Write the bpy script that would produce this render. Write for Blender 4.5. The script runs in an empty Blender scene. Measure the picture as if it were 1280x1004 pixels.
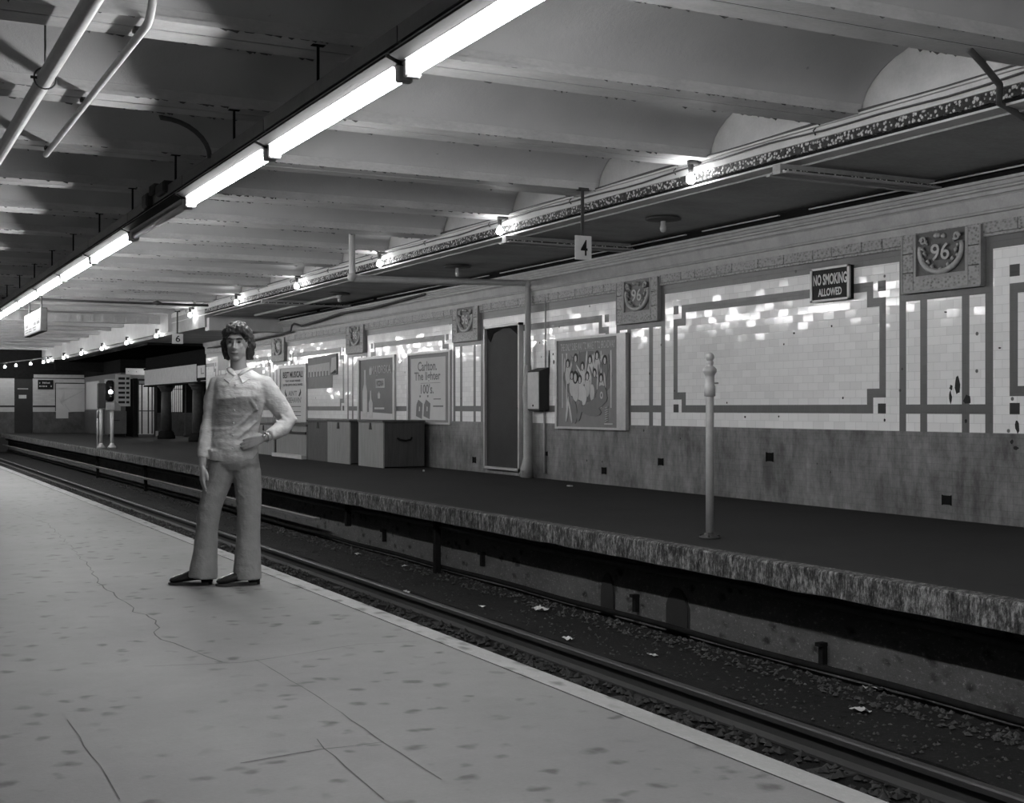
import bpy, bmesh, math, random
from mathutils import Matrix, Vector, noise
random.seed(7)
SC = bpy.context.scene
COL = SC.collection
PI = math.pi

# ------------------------------------------------------------------ camera, world, exposure
TH = math.atan(830/1620.0)
cam_d = bpy.data.cameras.new('camera'); cam = bpy.data.objects.new('camera', cam_d); COL.objects.link(cam)
cam_d.sensor_width = 36.0; cam_d.lens = 1620/1280*36.0; cam_d.shift_y = 8/1280.0; cam_d.clip_end = 300
cam.location = (0, 0, 1.21); cam.rotation_euler = (PI/2, 0, -TH)
SC.camera = cam
SC.view_settings.view_transform = 'Standard'; SC.view_settings.look = 'None'
SC.view_settings.gamma = 1; SC.view_settings.use_curve_mapping = False
SC.view_settings.exposure = 2.7
TUBE = 15.0      # fluorescent tube radiance
BULB = 20.0      # bare bulb radiance
world = bpy.data.worlds.new('world'); SC.world = world; world.use_nodes = True
world.node_tree.nodes['Background'].inputs[0].default_value = (.5, .5, .5, 1)
world.node_tree.nodes['Background'].inputs[1].default_value = 0.004

# ------------------------------------------------------------------ materials (black and white photograph: greys only)
def g(v): return (v, v, v, 1)
class NT:
    def __init__(s, name):
        s.m = bpy.data.materials.new(name); s.m.use_nodes = True; s.t = s.m.node_tree
        s.b = s.t.nodes['Principled BSDF']
        s.geo = s.t.nodes.new('ShaderNodeNewGeometry'); s.pos = s.geo.outputs['Position']
    def node(s, kind, **kw):
        n = s.t.nodes.new(kind)
        for k, v in kw.items(): setattr(n, k, v)
        return n
    def link(s, a, b): s.t.links.new(a, b)
    def mapping(s, src=None, scale=(1,1,1), loc=(0,0,0)):
        n = s.node('ShaderNodeMapping'); n.inputs['Scale'].default_value = scale; n.inputs['Location'].default_value = loc
        s.link(src or s.pos, n.inputs['Vector']); return n.outputs[0]
    def noise(s, scale, detail=4, vec=None, rough=.6):
        n = s.node('ShaderNodeTexNoise'); n.inputs['Scale'].default_value = scale
        n.inputs['Detail'].default_value = detail; n.inputs['Roughness'].default_value = rough
        s.link(vec or s.pos, n.inputs['Vector']); return n.outputs['Fac']
    def voro(s, scale, vec=None, feature='F1', out='Distance'):
        n = s.node('ShaderNodeTexVoronoi', feature=feature); n.inputs['Scale'].default_value = scale
        s.link(vec or s.pos, n.inputs['Vector']); return n.outputs[out]
    def ramp(s, fac, stops, interp='LINEAR'):
        n = s.node('ShaderNodeValToRGB'); r = n.color_ramp; r.interpolation = interp
        while len(r.elements) < len(stops): r.elements.new(.5)
        for e, (p, v) in zip(r.elements, stops): e.position = p; e.color = g(v)
        s.link(fac, n.inputs[0]); return n.outputs[0]
    def math(s, op, a, b=None, clamp=False):
        n = s.node('ShaderNodeMath', operation=op); n.use_clamp = clamp
        for i, x in enumerate((a, b)):
            if x is None: continue
            if isinstance(x, (int, float)): n.inputs[i].default_value = x
            else: s.link(x, n.inputs[i])
        return n.outputs[0]
    def base(s, v):
        s.link(v, s.b.inputs['Base Color'])
    def bump(s, h, strength=.3, dist=.01):
        n = s.node('ShaderNodeBump'); n.inputs['Strength'].default_value = strength; n.inputs['Distance'].default_value = dist
        s.link(h, n.inputs['Height']); s.link(n.outputs[0], s.b.inputs['Normal']); return n.outputs[0]
def mat(name, v, rough=.6, var=.2, scale=3.0, bump=.15, metal=0, fine=40, stretch=(1,1,1), dist=.01, spec=.5):
    """painted / plain surface: value v varied by two noises, fine bump"""
    n = NT(name); vec = n.mapping(scale=stretch)
    a = n.noise(scale, 5, vec); b = n.noise(fine, 3, vec)
    f = n.math('ADD', n.math('MULTIPLY', a, .7), n.math('MULTIPLY', b, .3))
    n.base(n.ramp(f, [(.3, v*(1-var)), (.7, min(1, v*(1+var)))]))
    n.b.inputs['Roughness'].default_value = rough; n.b.inputs['Metallic'].default_value = metal
    n.b.inputs['Specular IOR Level'].default_value = spec
    if bump: n.bump(b, bump, dist)
    return n.m
def emis(name, v, strength):
    n = NT(name); n.b.inputs['Base Color'].default_value = g(.9)
    n.b.inputs['Emission Color'].default_value = g(v); n.b.inputs['Emission Strength'].default_value = strength
    return n.m
def tile_mat(name, v, rough, tw, th, tilt, joint=.5, dirt=.12, offs=.5, axis='Y', stain=0, gloss_coat=0):
    """glazed tiles laid in courses: per-tile tone and a slight per-tile tilt of the face"""
    n = NT(name)
    sep = n.node('ShaderNodeSeparateXYZ'); n.link(n.pos, sep.inputs[0])
    u = n.math('DIVIDE', sep.outputs[axis], tw); w = n.math('DIVIDE', sep.outputs['Z'], th)
    row = n.math('FLOOR', w)
    u2 = n.math('ADD', u, n.math('MULTIPLY', n.math('MODULO', row, 2.0), offs))
    colm = n.math('FLOOR', u2)
    cmb = n.node('ShaderNodeCombineXYZ'); n.link(colm, cmb.inputs[0]); n.link(row, cmb.inputs[1])
    wn = n.node('ShaderNodeTexWhiteNoise', noise_dimensions='3D'); n.link(cmb.outputs[0], wn.inputs['Vector'])
    fu = n.math('SUBTRACT', u2, colm); fw = n.math('SUBTRACT', w, row)
    du = n.math('MULTIPLY', n.math('MINIMUM', fu, n.math('SUBTRACT', 1.0, fu)), tw)
    dw = n.math('MULTIPLY', n.math('MINIMUM', fw, n.math('SUBTRACT', 1.0, fw)), th)
    d = n.math('MINIMUM', du, dw)
    mask = n.ramp(n.math('MULTIPLY', d, 100.0), [(.1, 0), (.35, 1)])      # 1 on the tile, 0 in the joint
    big = n.noise(1.1, 5, None); fine = n.noise(30, 3, None)
    tone = n.math('ADD', n.math('MULTIPLY', wn.outputs['Value'], .10), n.math('ADD', n.math('MULTIPLY', big, dirt*2), n.math('MULTIPLY', fine, dirt*.6)))
    tone = n.math('ADD', tone, 1.0-.05-dirt*1.3)
    if stain:
        st = n.math('ADD', n.math('MULTIPLY', n.noise(3.2, 7, n.mapping(scale=(1, 1.8, .65)), .75), .5), n.math('MULTIPLY', n.noise(1.2, 6, None, .7), .5))
        tone = n.math('MULTIPLY', tone, n.ramp(st, [(.38, 1.0-stain), (.5, 1.0), (.62, 1.0+stain)]))
    tone = n.math('MULTIPLY', tone, n.math('ADD', n.math('MULTIPLY', mask, joint), 1.0-joint))
    val = n.math('MULTIPLY', tone, v)
    sp = n.ramp(n.voro(2.6), [(0.0, 0), (.045, 0), (.06, 1)])              # chips through the glaze
    val = n.math('MULTIPLY', val, n.math('ADD', n.math('MULTIPLY', sp, .8), .2))
    cc = n.node('ShaderNodeCombineColor'); [n.link(val, cc.inputs[i]) for i in range(3)]
    n.base(cc.outputs[0])
    n.b.inputs['Roughness'].default_value = rough; n.b.inputs['Specular IOR Level'].default_value = .3
    # tilt of each tile
    sub = n.node('ShaderNodeVectorMath', operation='SUBTRACT'); n.link(wn.outputs['Color'], sub.inputs[0]); sub.inputs[1].default_value = (.5,.5,.5)
    sc = n.node('ShaderNodeVectorMath', operation='SCALE'); n.link(sub.outputs[0], sc.inputs[0]); sc.inputs['Scale'].default_value = tilt
    ad = n.node('ShaderNodeVectorMath', operation='ADD'); n.link(n.geo.outputs['Normal'], ad.inputs[0]); n.link(sc.outputs[0], ad.inputs[1])
    nm = n.node('ShaderNodeVectorMath', operation='NORMALIZE'); n.link(ad.outputs[0], nm.inputs[0])
    bp = n.node('ShaderNodeBump'); bp.inputs['Strength'].default_value = .5; bp.inputs['Distance'].default_value = .003
    h = n.math('ADD', mask, n.math('MULTIPLY', n.noise(14, 2), .12))
    n.link(h, bp.inputs['Height']); n.link(nm.outputs[0], bp.inputs['Normal']); n.link(bp.outputs[0], n.b.inputs['Normal'])
    return n.m
def stained(name, v, rough=.75, base_var=.12, blob=5.0, blob_dark=.7, thr=.13, scratch=0, bump=.3, light=0, stretch=(1,1,1), spec=.12):
    """concrete / asphalt with soft clouds and small dark blotches"""
    n = NT(name)
    vec = n.mapping(scale=stretch)
    cl = n.noise(.9, 6, vec); fi = n.noise(60, 4, vec, .8); mid = n.noise(7, 5, vec, .7)
    tone = n.math('ADD', n.math('MULTIPLY', cl, base_var*3), n.math('ADD', n.math('MULTIPLY', fi, base_var*1.6), n.math('MULTIPLY', mid, base_var*1.4)))
    tone = n.math('ADD', tone, 1-base_var*3)
    wob = n.node('ShaderNodeVectorMath', operation='ADD'); n.link(vec, wob.inputs[0])
    nz = n.node('ShaderNodeTexNoise'); nz.inputs['Scale'].default_value = 9; n.link(vec, nz.inputs['Vector'])
    sc = n.node('ShaderNodeVectorMath', operation='SCALE'); n.link(nz.outputs['Color'], sc.inputs[0]); sc.inputs['Scale'].default_value = .12
    n.link(sc.outputs[0], wob.inputs[1])
    vr = n.node('ShaderNodeTexVoronoi'); vr.inputs['Scale'].default_value = blob; n.link(wob.outputs[0], vr.inputs['Vector'])
    gate = n.ramp(n.noise(1.3, 3, vec), [(.38, 0), (.52, 1)])
    sp = n.ramp(vr.outputs['Distance'], [(thr*.6, 1), (thr*1.5, 0)])
    spots = n.math('MULTIPLY', n.math('MULTIPLY', sp, gate), 1-blob_dark)
    tone = n.math('MULTIPLY', tone, n.math('SUBTRACT', 1.0, spots))
    val = n.math('MULTIPLY', tone, v)
    if light:
        lt = n.ramp(n.noise(26, 6, vec, .8), [(.56, 0), (.66, light)]); val = n.math('ADD', val, lt)
    cc = n.node('ShaderNodeCombineColor'); [n.link(val, cc.inputs[i]) for i in range(3)]
    n.base(cc.outputs[0]); n.b.inputs['Roughness'].default_value = rough; n.b.inputs['Specular IOR Level'].default_value = spec
    n.bump(fi, bump, .004)
    return n.m

M = {}
M['ceil'] = None
def ceiling_mat():
    n = NT('painted_plaster')
    a = n.noise(1.6, 6); b = n.noise(18, 5, None, .75)
    tone = n.math('ADD', n.math('MULTIPLY', a, .28), .74)
    peel = n.ramp(n.noise(7, 8, n.mapping(scale=(1, 1.6, 1)), .75), [(.66, 1.0), (.72, .55)])
    sp = n.node('ShaderNodeSeparateXYZ'); n.link(n.pos, sp.inputs[0])
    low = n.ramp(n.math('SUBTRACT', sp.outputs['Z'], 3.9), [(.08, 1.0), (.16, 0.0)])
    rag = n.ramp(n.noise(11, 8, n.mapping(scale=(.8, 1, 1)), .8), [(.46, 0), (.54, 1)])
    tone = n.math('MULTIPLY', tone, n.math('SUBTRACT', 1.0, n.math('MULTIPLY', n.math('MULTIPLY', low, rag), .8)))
    tone = n.math('MULTIPLY', tone, peel)
    val = n.math('MULTIPLY', tone, .43)
    cc = n.node('ShaderNodeCombineColor'); [n.link(val, cc.inputs[i]) for i in range(3)]
    n.base(cc.outputs[0]); n.b.inputs['Roughness'].default_value = .62
    n.bump(n.math('ADD', b, n.math('MULTIPLY', a, 2.0)), .35, .012)
    return n.m
M['ceil'] = ceiling_mat()
M['beam'] = mat('painted_steel_beam', .43, .6, .2, 4, .25, stretch=(.5,1,1), spec=.2)
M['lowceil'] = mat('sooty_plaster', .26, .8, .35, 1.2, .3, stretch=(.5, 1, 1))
M['girder'] = mat('girder_paint', .42, .55, .15, 3, .2)
M['cornice'] = mat('cornice_plaster', .34, .55, .18, 5, .25)
M['white_tile'] = tile_mat('white_glazed_tile', .80, .10, .19, .095, .05, joint=.22, dirt=.05)
M['grey_tile'] = tile_mat('grey_border_tile', .115, .35, .105, .105, .02, joint=.12, dirt=.15, offs=0)
M['dark_tile'] = tile_mat('dark_corner_tile', .035, .3, .13, .13, .02, joint=.2, dirt=.15, offs=0)
M['dado'] = tile_mat('grimy_dado_tile', .165, .45, .075, .075, .02, joint=.25, dirt=.28, offs=0, stain=.55)
M['end_tile'] = tile_mat('end_wall_tile', .42, .25, .19, .095, .02, joint=.15, dirt=.08, axis='X')
M['end_dado'] = tile_mat('end_dado_tile', .075, .5, .075, .075, .02, joint=.2, dirt=.28, offs=0, axis='X', stain=.4)
M['floor'] = stained('platform_concrete', .165, .55, .19, 6.5, .45, .2)
M['edge'] = stained('platform_edge_strip', .235, .6, .25, 8, .45, .3, light=.05, stretch=(1.5,.7,1))
M['asphalt'] = stained('dark_asphalt', .026, .8, .16, 3.5, .75, .12, bump=.5)
def nosing_mat():
    n = NT('worn_concrete_nosing')
    a = n.noise(10, 6, n.mapping(scale=(1, 1.5, .55)), .85); b = n.noise(45, 5, n.mapping(scale=(1, 1, .4)), .8)
    f = n.math('ADD', n.math('MULTIPLY', a, .65), n.math('MULTIPLY', b, .35))
    n.base(n.ramp(f, [(.42, .012), (.5, .06), (.60, .26)])); n.b.inputs['Roughness'].default_value = .85
    n.bump(f, .35, .012); n.b.inputs['Specular IOR Level'].default_value = .15; return n.m
M['nosing'] = nosing_mat()
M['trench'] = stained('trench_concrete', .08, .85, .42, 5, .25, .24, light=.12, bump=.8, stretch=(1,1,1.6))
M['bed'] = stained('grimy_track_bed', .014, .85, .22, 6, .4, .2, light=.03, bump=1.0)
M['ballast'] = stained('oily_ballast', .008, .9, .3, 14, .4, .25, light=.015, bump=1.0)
M['rail'] = mat('steel_rail', .04, .55, .2, 3, .05, stretch=(1,.3,1), spec=.3)
M['black'] = mat('black_iron', .014, .7, .3, 8, .15, spec=.0)
M['iron'] = mat('grimy_iron', .045, .6, .3, 8, .2, spec=.25)
M['crack'] = mat('dirt_filled_crack', .045, .8, .5, 5, .1)
M['ballast_stone'] = mat('ballast_stone', .014, .8, .7, 9, .2)
M['bed_stone'] = mat('grit', .04, .85, .8, 7, .2)
M['tie'] = mat('creosote_timber', .016, .8, .35, 6, .5, stretch=(.4, 4, 4))
M['reflector'] = mat('white_enamel', .3, .45, .1, 4, .08)
M['housing'] = mat('sooty_light_housing', .014, .7, .15, 4, .05, spec=.05)
M['channel'] = mat('grey_channel', .09, .5, .25, 4, .1)
M['tube'] = emis('fluorescent_tube_lit', 1.0, TUBE)
M['tube_off'] = mat('fluorescent_tube_unlit', .6, .2, .05, 3, 0)
M['bulb'] = emis('lit_bulb', 1.0, BULB)
M['globe'] = emis('lit_globe', 1.0, 45.0)
M['bulb_off'] = mat('clear_bulb', .35, .15, .1, 3, 0)
M['pipe'] = mat('painted_pipe', .38, .45, .15, 6, .15)
M['greypipe'] = mat('grey_conduit', .3, .5, .2, 6, .15)
M['cable'] = mat('dark_cable', .05, .6, .3, 8, .1)
M['white_paint'] = mat('white_sign_paint', .5, .45, .08, 8, .05)
M['black_paint'] = mat('black_sign_paint', .008, .5, .2, 8, .05, spec=.15)
M['alu'] = mat('dull_aluminium_frame', .42, .42, .1, 10, .1, metal=.3)
M['steel_door'] = mat('dark_steel_door', .03, .6, .18, 3, .15, spec=.2)
M['wood'] = mat('worn_plywood', .2, .7, .3, 5, .3, stretch=(1.5, 6, .35))
M['wood_dark_shaded'] = mat('dark_and_shaded_plywood', .055, .7, .35, 5, .3, stretch=(6, 1.5, .35))  # crate ends carry shade in the colour; one crate front is simply dark
M['terra'] = mat('glazed_terracotta', .25, .5, .25, 9, .5, dist=.015)
M['terra_hi'] = mat('terracotta_relief', .36, .45, .2, 20, .4)
M['terra_dark'] = mat('dark_terracotta_ground', .05, .4, .3, 9, .3)
M['poster_white'] = mat('pale_poster_paper', .46, .6, .06, 4, .05)
M['poster_grey'] = mat('grey_poster_paper', .17, .6, .12, 6, .05)
M['poster_dark'] = mat('dark_poster_paper', .075, .5, .15, 5, .05)
M['ink'] = mat('dark_ink', .022, .6, .1, 9, 0, spec=.2)
M['ink_mid'] = mat('mid_ink', .13, .6, .1, 9, 0)
M['ink_light'] = mat('light_ink', .40, .6, .1, 9, 0)
M['paper'] = mat('crumpled_paper', .45, .7, .15, 9, .3)
M['skin'] = mat('skin', .33, .5, .08, 14, .08)
M['hair'] = mat('dark_hair', .035, .45, .4, 30, .6, stretch=(3,3,.6))
M['leather'] = mat('black_shoe_leather', .02, .12, .2, 8, .08)
M['trouser'] = mat('grey_trouser_cloth', .24, .85, .12, 9, .4, fine=14, dist=.03)
M['eye'] = mat('dark_eye', .02, .2, .1, 8, 0)
M['metal'] = mat('bright_metal', .7, .2, .05, 8, 0, metal=.8)
def lattice_mat():
    n = NT('peeling_lattice_strip')
    v = n.voro(27, n.mapping(scale=(1, 1, 1.0))); b = n.noise(12, 6, None, .85)
    f = n.math('ADD', n.math('MULTIPLY', v, .8), n.math('MULTIPLY', b, .7))
    n.base(n.ramp(f, [(.60, .50), (.72, .02)])); n.b.inputs['Roughness'].default_value = .7
    n.bump(f, 1.0, .03); return n.m
M['lattice'] = lattice_mat()
M['flake'] = mat('dark_peeling_paint', .10, .8, .6, 9, .2, spec=.1)
def relief_mat():
    n = NT('moulded_frieze_tile')
    v = n.voro(24, n.mapping(scale=(1, 1, 1.3))); b = n.noise(30, 5, None, .8)
    f = n.math('ADD', n.math('MULTIPLY', v, .6), n.math('MULTIPLY', b, .6))
    n.base(n.ramp(f, [(.34, .06), (.48, .20), (.7, .30)])); n.b.inputs['Roughness'].default_value = .5
    n.bump(f, .5, .012); return n.m
M['relief'] = relief_mat()
def shirt_mat():
    n = NT('patterned_shirt_cloth')
    tc = n.node('ShaderNodeTexCoord'); sep = n.node('ShaderNodeSeparateXYZ'); n.link(tc.outputs['Object'], sep.inputs[0])
    wob = n.math('ADD', sep.outputs['Z'], n.math('MULTIPLY', sep.outputs['X'], -.08))
    band = n.ramp(n.math('SUBTRACT', wob, .70), [(0.0, .46), (.20, .50), (.22, .34), (.26, .52), (.33, .40), (.36, .50), (.40, .30), (.44, .28), (.52, .20), (.565, .22), (.58, .62)])
    plx = n.math('SINE', n.math('MULTIPLY', sep.outputs['X'], 150.0)); plz = n.math('SINE', n.math('MULTIPLY', sep.outputs['Z'], 130.0))
    pl = n.math('ADD', n.math('MULTIPLY', n.math('ADD', plx, plz), .035), 1.0)
    lo = n.math('LESS_THAN', wob, 1.245)
    pl2 = n.math('ADD', n.math('MULTIPLY', n.math('SUBTRACT', pl, 1.0), lo), 1.0)
    sp = n.node('ShaderNodeSeparateColor'); n.link(band, sp.inputs[0])
    dx = n.math('ABSOLUTE', n.math('SUBTRACT', sep.outputs['X'], .055))
    body = n.ramp(dx, [(.125, 1.0), (.165, 0.0)])                      # the woven band runs over the body, not the sleeves
    val = n.math('ADD', n.math('MULTIPLY', sp.outputs[0], body), n.math('MULTIPLY', n.math('SUBTRACT', 1.0, body), .52))
    val = n.math('MULTIPLY', val, pl2)
    cc = n.node('ShaderNodeCombineColor'); [n.link(val, cc.inputs[i]) for i in range(3)]
    n.base(cc.outputs[0]); n.b.inputs['Roughness'].default_value = .8
    f = n.noise(9, 3, n.mapping(tc.outputs['Object'], scale=(1, 1, 2.2))); n.bump(f, .4, .03); return n.m
M['shirt'] = shirt_mat()

# ------------------------------------------------------------------ mesh helpers
WM = {}     # world matrix of every object made so far
class MB:
    def __init__(s): s.v = []; s.f = []; s.mi = []; s.mats = []; s.cur = 0; s.sm = []; s.smooth = False
    def use(s, m):
        if m not in s.mats: s.mats.append(m)
        s.cur = s.mats.index(m); return s
    def add(s, vs, fs):
        o = len(s.v); s.v += [Vector(p) for p in vs]
        for f in fs: s.f.append([o+i for i in f]); s.mi.append(s.cur); s.sm.append(s.smooth)
        return s
    def box(s, x0, x1, y0, y1, z0, z1, mtx=None):
        vs = [(x0,y0,z0),(x1,y0,z0),(x1,y1,z0),(x0,y1,z0),(x0,y0,z1),(x1,y0,z1),(x1,y1,z1),(x0,y1,z1)]
        if mtx: vs = [mtx @ Vector(p) for p in vs]
        return s.add(vs, [(0,3,2,1),(4,5,6,7),(0,1,5,4),(1,2,6,5),(2,3,7,6),(3,0,4,7)])
    def bbox(s, x0, x1, y0, y1, z0, z1, b=.01):
        """box with chamfered edges"""
        bm = bmesh.new(); bmesh.ops.create_cube(bm, size=1)
        for v in bm.verts: v.co = Vector(((x0+x1)/2+v.co.x*(x1-x0), (y0+y1)/2+v.co.y*(y1-y0), (z0+z1)/2+v.co.z*(z1-z0)))
        bmesh.ops.bevel(bm, geom=bm.edges[:], offset=b, segments=1, affect='EDGES')
        bm.verts.index_update()
        s.add([v.co.copy() for v in bm.verts], [[v.index for v in f.verts] for f in bm.faces]); bm.free(); return s
    def rings(s, rs, cap=True, closed=False):
        n = len(rs[0]); vs = [p for r in rs for p in r]; fs = []
        for i in range(len(rs)-1):
            for j in range(n):
                k = (j+1) % n; fs.append((i*n+j, i*n+k, (i+1)*n+k, (i+1)*n+j))
        if cap: fs.append(tuple(range(n-1, -1, -1))); fs.append(tuple((len(rs)-1)*n+j for j in range(n)))
        return s.add(vs, fs)
    def tube(s, pts, r, n=10, cap=True, up=None, flat=None):
        """swept circle (or ellipse r, flat) along pts; r may be a list"""
        pts = [Vector(p) for p in pts]; rs = []; prev = None
        for i, p in enumerate(pts):
            d = (pts[min(i+1, len(pts)-1)]-pts[max(i-1, 0)]).normalized()
            u = Vector(up) if up else (Vector((0,0,1)) if abs(d.z) < .9 else Vector((0,1,0)))
            if prev is not None and not up: u = prev
            a = (u-d*u.dot(d)).normalized(); b = d.cross(a); prev = a
            ra = r[i] if isinstance(r, (list, tuple)) else r
            if isinstance(ra, (list, tuple)): ra, rb = ra
            else: rb = ra*(flat or 1)
            rs.append([p+a*(math.sin(2*PI*k/n)*ra)+b*(math.cos(2*PI*k/n)*rb) for k in range(n)])
        return s.rings(rs, cap)
    def cyl(s, p, q, r, n=14): return s.tube([p, q], r, n)
    def lathe(s, c, prof, n=20, mtx=None):
        rs = []
        for r, z in prof:
            rg = [Vector((r*math.cos(2*PI*k/n), r*math.sin(2*PI*k/n), z)) for k in range(n)]
            rs.append([(mtx @ p if mtx else p)+Vector(c) for p in rg])
        return s.rings(rs)
    def ball(s, c, r, n=12, m=8, rz=None, ry=None):
        rz = rz or r; ry = ry or r; c = Vector(c); rs = []
        for i in range(1, m):
            a = PI*i/m; rs.append([c+Vector((r*math.sin(a)*math.cos(2*PI*k/n), ry*math.sin(a)*math.sin(2*PI*k/n), -rz*math.cos(a))) for k in range(n)])
        o = len(s.v); s.rings(rs, cap=False)
        b = len(s.v); s.v += [c+Vector((0,0,-rz)), c+Vector((0,0,rz))]
        for k in range(n):
            s.f.append([o+(k+1) % n, o+k, b]); s.mi.append(s.cur); s.sm.append(s.smooth)
            e = o+(m-2)*n; s.f.append([e+k, e+(k+1) % n, b+1]); s.mi.append(s.cur); s.sm.append(s.smooth)
        return s
    def prism(s, poly, mtx, t):
        """2D polygon (u,w) in the plane of mtx, thickness t along its local z"""
        n = len(poly)
        vs = [mtx @ Vector((u, w, 0)) for u, w in poly]+[mtx @ Vector((u, w, t)) for u, w in poly]
        return s.add(vs, [tuple(range(n-1, -1, -1)), tuple(range(n, 2*n))]+[(i, (i+1) % n, n+(i+1) % n, n+i) for i in range(n)])
    def build(s, name, m=None, parent=None, smooth=False, origin=None, kind=None):
        me = bpy.data.meshes.new(name)
        if parent is not None: W = WM[parent]
        else:
            if origin is None:
                xs = [v.x for v in s.v]; ys = [v.y for v in s.v]; zs = [v.z for v in s.v]
                origin = ((min(xs)+max(xs))/2, (min(ys)+max(ys))/2, min(zs))
            W = Matrix.Translation(origin)
        I = W.inverted()
        me.from_pydata([I @ v for v in s.v], [], s.f)
        mats = s.mats if s.mats else [m]
        for x in mats: me.materials.append(x)
        bm = bmesh.new(); bm.from_mesh(me)
        for f, k in zip(bm.faces, s.mi): f.material_index = k
        bmesh.ops.recalc_face_normals(bm, faces=bm.faces[:]); bm.to_mesh(me); bm.free()
        if smooth:
            for p in me.polygons: p.use_smooth = True
        elif any(s.sm):
            for p, q in zip(me.polygons, s.sm): p.use_smooth = q
        o = bpy.data.objects.new(name, me); COL.objects.link(o)
        if parent is not None: o.parent = parent
        else: o.location = origin
        WM[o] = W
        if kind: o['kind'] = kind
        return o
def smooth_by_angle(o, deg=40):
    try: o.data.set_sharp_from_angle(angle=math.radians(deg))
    except Exception: pass
    for p in o.data.polygons: p.use_smooth = True
    return o
def tag(o, label, cat, group=None):
    o['label'] = label; o['category'] = cat
    if group: o['group'] = group
    return o
def thing(name, label, cat, loc, rz=0, group=None):
    o = bpy.data.objects.new(name, None); COL.objects.link(o); o.location = loc; o.rotation_euler = (0,0,rz); o.empty_display_size = .1
    WM[o] = Matrix.Translation(loc) @ Matrix.Rotation(rz, 4, 'Z')
    return tag(o, label, cat, group)
def dup(root, loc, label=None, group=None):
    r = root.copy(); COL.objects.link(r); r.location = loc
    for k in ('label', 'group'):
        pass
    if label: r['label'] = label
    if group: r['group'] = group
    for ch in list(root.children):
        c = ch.copy(); COL.objects.link(c); c.parent = r
        for gch in list(ch.children):
            d = gch.copy(); COL.objects.link(d); d.parent = c
    return r
def struct(name, mb, m=None, smooth=False, parent=None):
    o = mb.build(name, m, parent, smooth)
    if parent is None: o['kind'] = 'structure'
    return o
def text(s, mtx, w, h, m, name='lettering', parent=None, bold=.0, thick=.003, sx=None, align='C'):
    """lettering fitted to w x h in the plane of mtx (origin at its centre)"""
    cu = bpy.data.curves.new('t', 'FONT'); cu.body = s; cu.extrude = 0; cu.offset = bold; cu.resolution_u = 3
    to = bpy.data.objects.new('t', cu)
    COL.objects.link(to)
    me = bpy.data.meshes.new_from_object(to)
    bpy.data.objects.remove(to); bpy.data.curves.remove(cu)
    xs = [v.co.x for v in me.vertices]; ys = [v.co.y for v in me.vertices]
    x0, x1, y0, y1 = min(xs), max(xs), min(ys), max(ys)
    mb = MB()
    vs = []
    for v in me.vertices:
        vs.append(mtx @ Vector(((v.co.x-(x0+x1)/2)/(x1-x0)*w, (v.co.y-(y0+y1)/2)/(y1-y0)*h, thick)))
    mb.add(vs, [list(p.vertices) for p in me.polygons]); bpy.data.meshes.remove(me)
    return mb.build(name, m, parent)
def facing_track(x, y, z):
    """plane on the far wall seen from the tracks: u -> -Y, w -> +Z, normal -> -X"""
    return Matrix(((0,0,-1,x),(-1,0,0,y),(0,1,0,z),(0,0,0,1)))
def facing_cam(x, y, z):
    """plane facing -Y: u -> +X, w -> Z"""
    return Matrix(((1,0,0,x),(0,0,-1,y),(0,1,0,z),(0,0,0,1)))

# ================================================================== THE SETTING
Y0, Y1 = -3.0, 66.0
WX = 10.6                      # far wall plane
BAY = 6.08; MED = [10.39+BAY*k for k in range(-2, 5)]
BEAMY = [9.53+2.39*k for k in range(-5, 24)]

b = MB(); b.box(-5.2, 2.71, Y0, Y1, -.18, 0); b.box(-5.2, 2.5, Y0, Y1, -1.0, -.18)
struct('floor', b, M['floor'])
b = MB(); b.box(2.71, 2.83, Y0, Y1, -.17, .004); struct('trim_1', b, M['edge'])
b = MB(); b.box(6.60, 16.5, Y0, Y1, -.19, 0); struct('floor', b, M['asphalt'])
# rough concrete nosing of the far platform (edge wobbles a little)
b = MB(); n = 520; rs = []
for i in range(n+1):
    y = Y0+(Y1-Y0)*i/n; w = noise.noise(Vector((0, y*2.1, 0)))*.012
    rs.append([(6.45+w, y, -.19+w), (6.45+w*1.5, y, -.012), (6.462+w, y, .003), (6.60, y, .003), (6.60, y, -.19)])
b.rings(rs); struct('trim_2', b, M['nosing'])
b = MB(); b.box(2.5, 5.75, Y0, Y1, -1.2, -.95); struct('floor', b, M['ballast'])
# ledge and retaining wall below the far platform
b = MB(); rs = []
for i in range(n+1):
    y = Y0+(Y1-Y0)*i/n; w = noise.noise(Vector((3, y*1.3, 0)))*.03
    rs.append([(5.75, y, -1.2), (5.72+w, y, -.90+w*.5), (6.3, y, -.885+w*.3), (6.9, y, -.87), (6.9, y, -1.2)])
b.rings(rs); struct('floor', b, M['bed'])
b = MB(); rs = []
for i in range(n+1):
    y = Y0+(Y1-Y0)*i/n; w = noise.noise(Vector((7, y*1.7, 0)))*.014
    rs.append([(6.80+w, y, -.88), (6.80-w, y, -.5), (6.80, y, -.19), (7.1, y, -.19), (7.1, y, -.88)])
b.rings(rs); struct('wall_trench', b, M['trench'])

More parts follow.
